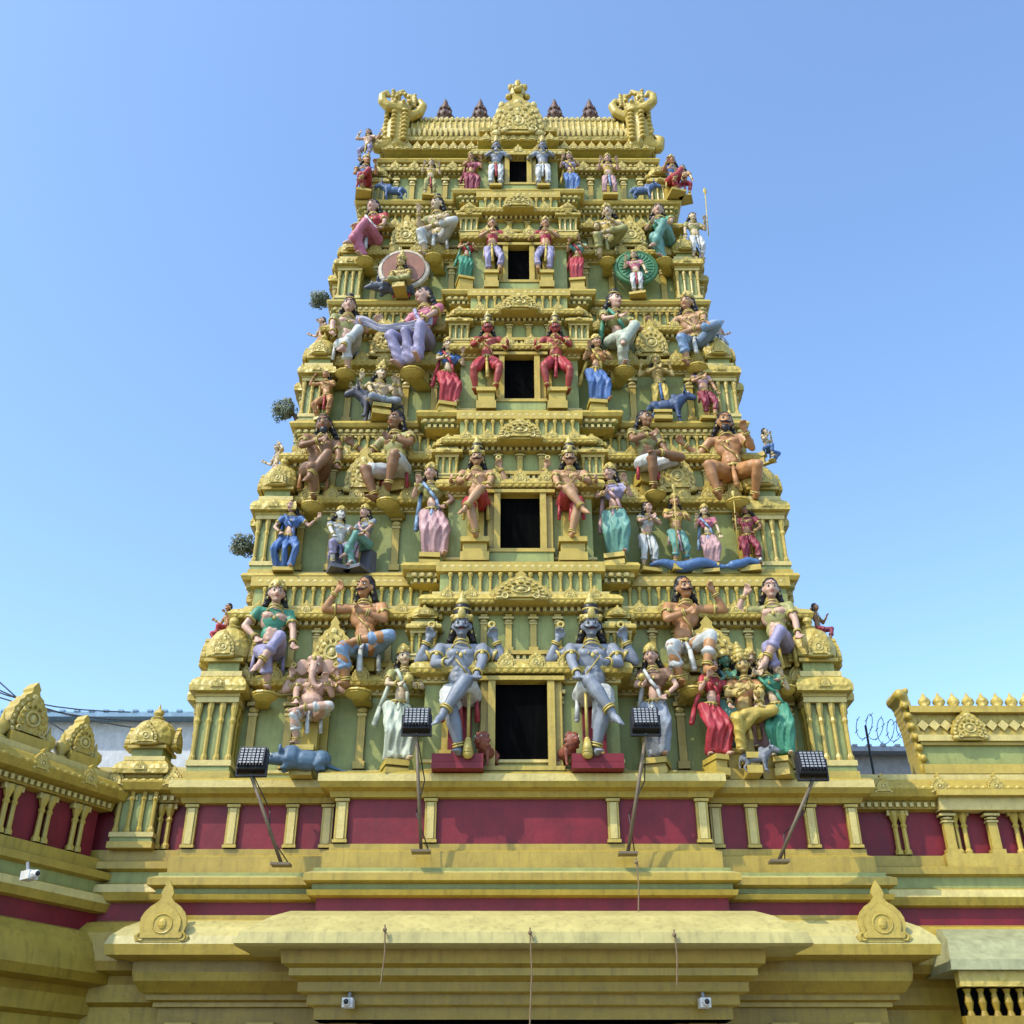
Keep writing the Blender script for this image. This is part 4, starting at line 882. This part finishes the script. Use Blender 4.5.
# ---------------------------------------------------------------- surroundings
g=MB(); g.add([(-600,-600,0),(600,-600,0),(600,600,0),(-600,600,0)],[(0,1,2,3)])
o=g.make("ground",[mat("paving_ground",(.22,.2,.17),.8,.3,.3,1.5)]); o["kind"]="structure"; o["label"]="grey paved ground in front of the temple"
def bld(x0,x1,y0,y1,h,col,label,roofc):
    e=root("background_building",label,"building",((x0+x1)/2,y0,0),0)
    w=(x1-x0)/2; b=MB(); b.box(-w,w,0,y1-y0,0,h,0); b.make("wall",[mat("plaster_"+roofc,col,.7)],e)
    b=MB(); b.box(-w-.3,w+.3,-.4,y1-y0+.3,h,h+.12,0)
    for i in range(int(2*w/.35)): b.box(-w+i*.35,-w+i*.35+.12,-.42,y1-y0,h+.12,h+.17,0)
    b.make("roof",[mat("roof_"+roofc,{'blue':(.2,.33,.46),'grey':(.3,.32,.36)}[roofc],.5)],e)
    for i in range(int(2*w/2)):
        for j in range(int(h/3)):
            b=MB(); x=-w+.6+i*2; b.box(x,x+.9,-.02,.0,1+j*3,2.3+j*3,0); b.box(x-.08,x+.98,-.06,0,.92+j*3,1+j*3,1); b.make("window",[DARK,WHITE],e)
bld(-15.5,-7.8,11,19,Zat(722,11),(.6,.62,.64),"pale plaster building with blue sheet roof behind the wall",'blue')
bld(-23,-12.5,8.5,10.8,Zat(690,8.5)-.3,(.35,.33,.32),"grey building with metal roof behind the side wall",'grey')
bld(8.2,20,12,20,Zat(756,12),(.5,.5,.48),"low grey building behind the boundary wall",'grey')
for i,(ua,va,ub_,vb_) in enumerate(((-60,610,70,735),(-60,668,130,712),(-60,676,170,722),(-60,660,150,730))):
    Y=6; a=V((Xat(ua,Y,Zat(va,Y)),Y,Zat(va,Y))); c=V((Xat(ub_,Y,Zat(vb_,Y)),Y,Zat(vb_,Y)))
    e=root("overhead_wire","thin black overhead wire beside the temple","wire",a,0,"overhead wires")
    b=MB(); pts=[(c-a)*t-V((0,0,.25*math.sin(math.pi*t))) for t in [k/8 for k in range(9)]]; b.chain(pts,[.014]*9,n=5); b.make("cable",[BLACK],e)
e=root("barbed_wire_coil","tangled dark barbed wire coil above the boundary wall","barbed wire",(Xat(862,3,7.1),3,Zat(738,3)),0)
b=MB(); pts=[V((k*.012,.3*math.sin(k*.45),.15+.18*math.cos(k*.45)+.05*math.sin(k*.13))) for k in range(0,110)]
b.chain(pts,[.006]*110,n=4); 
for k in range(0,110,3): b.cap(pts[k]-V((.03,0,.03)),pts[k]+V((.03,0,.03)),.005,.005,n=4)
b.make("coil",[BLACK],e)
b=MB(); b.cap((.1,0,-1.6),(.1,0,.2),.02,.02); b.make("post",[BLACK],e)
# ---------------------------------------------------------------- light
w=bpy.data.worlds.new("World"); scene.world=w; w.use_nodes=True; nt=w.node_tree
bg=nt.nodes["Background"]; sky=nt.nodes.new("ShaderNodeTexSky"); sky.sky_type='NISHITA'; sky.sun_disc=False
el=math.radians(48); az=math.atan2(-.72,-.58)
sky.sun_elevation=el; sky.sun_rotation=az; sky.air_density=1.0; sky.dust_density=1.3; sky.ozone_density=.7
tint=nt.nodes.new("ShaderNodeMix"); tint.data_type='RGBA'; tint.blend_type='MULTIPLY'; tint.inputs[0].default_value=1; tint.inputs[7].default_value=(.97,1.12,1.24,1)
nt.links.new(sky.outputs[0],tint.inputs[6]); nt.links.new(tint.outputs[2],bg.inputs[0]); bg.inputs[1].default_value=.30
sd=bpy.data.lights.new("sun",'SUN'); sd.energy=3.9; sd.angle=math.radians(.5); sd.color=(1,.92,.77)
so=bpy.data.objects.new("sun",sd); COL.objects.link(so)
ts=V((math.sin(az)*math.cos(el),math.cos(az)*math.cos(el),math.sin(el))); so.rotation_euler=ts.to_track_quat('Z','Y').to_euler()
scene.view_settings.view_transform='Standard'; scene.view_settings.look='None'; scene.view_settings.exposure=0
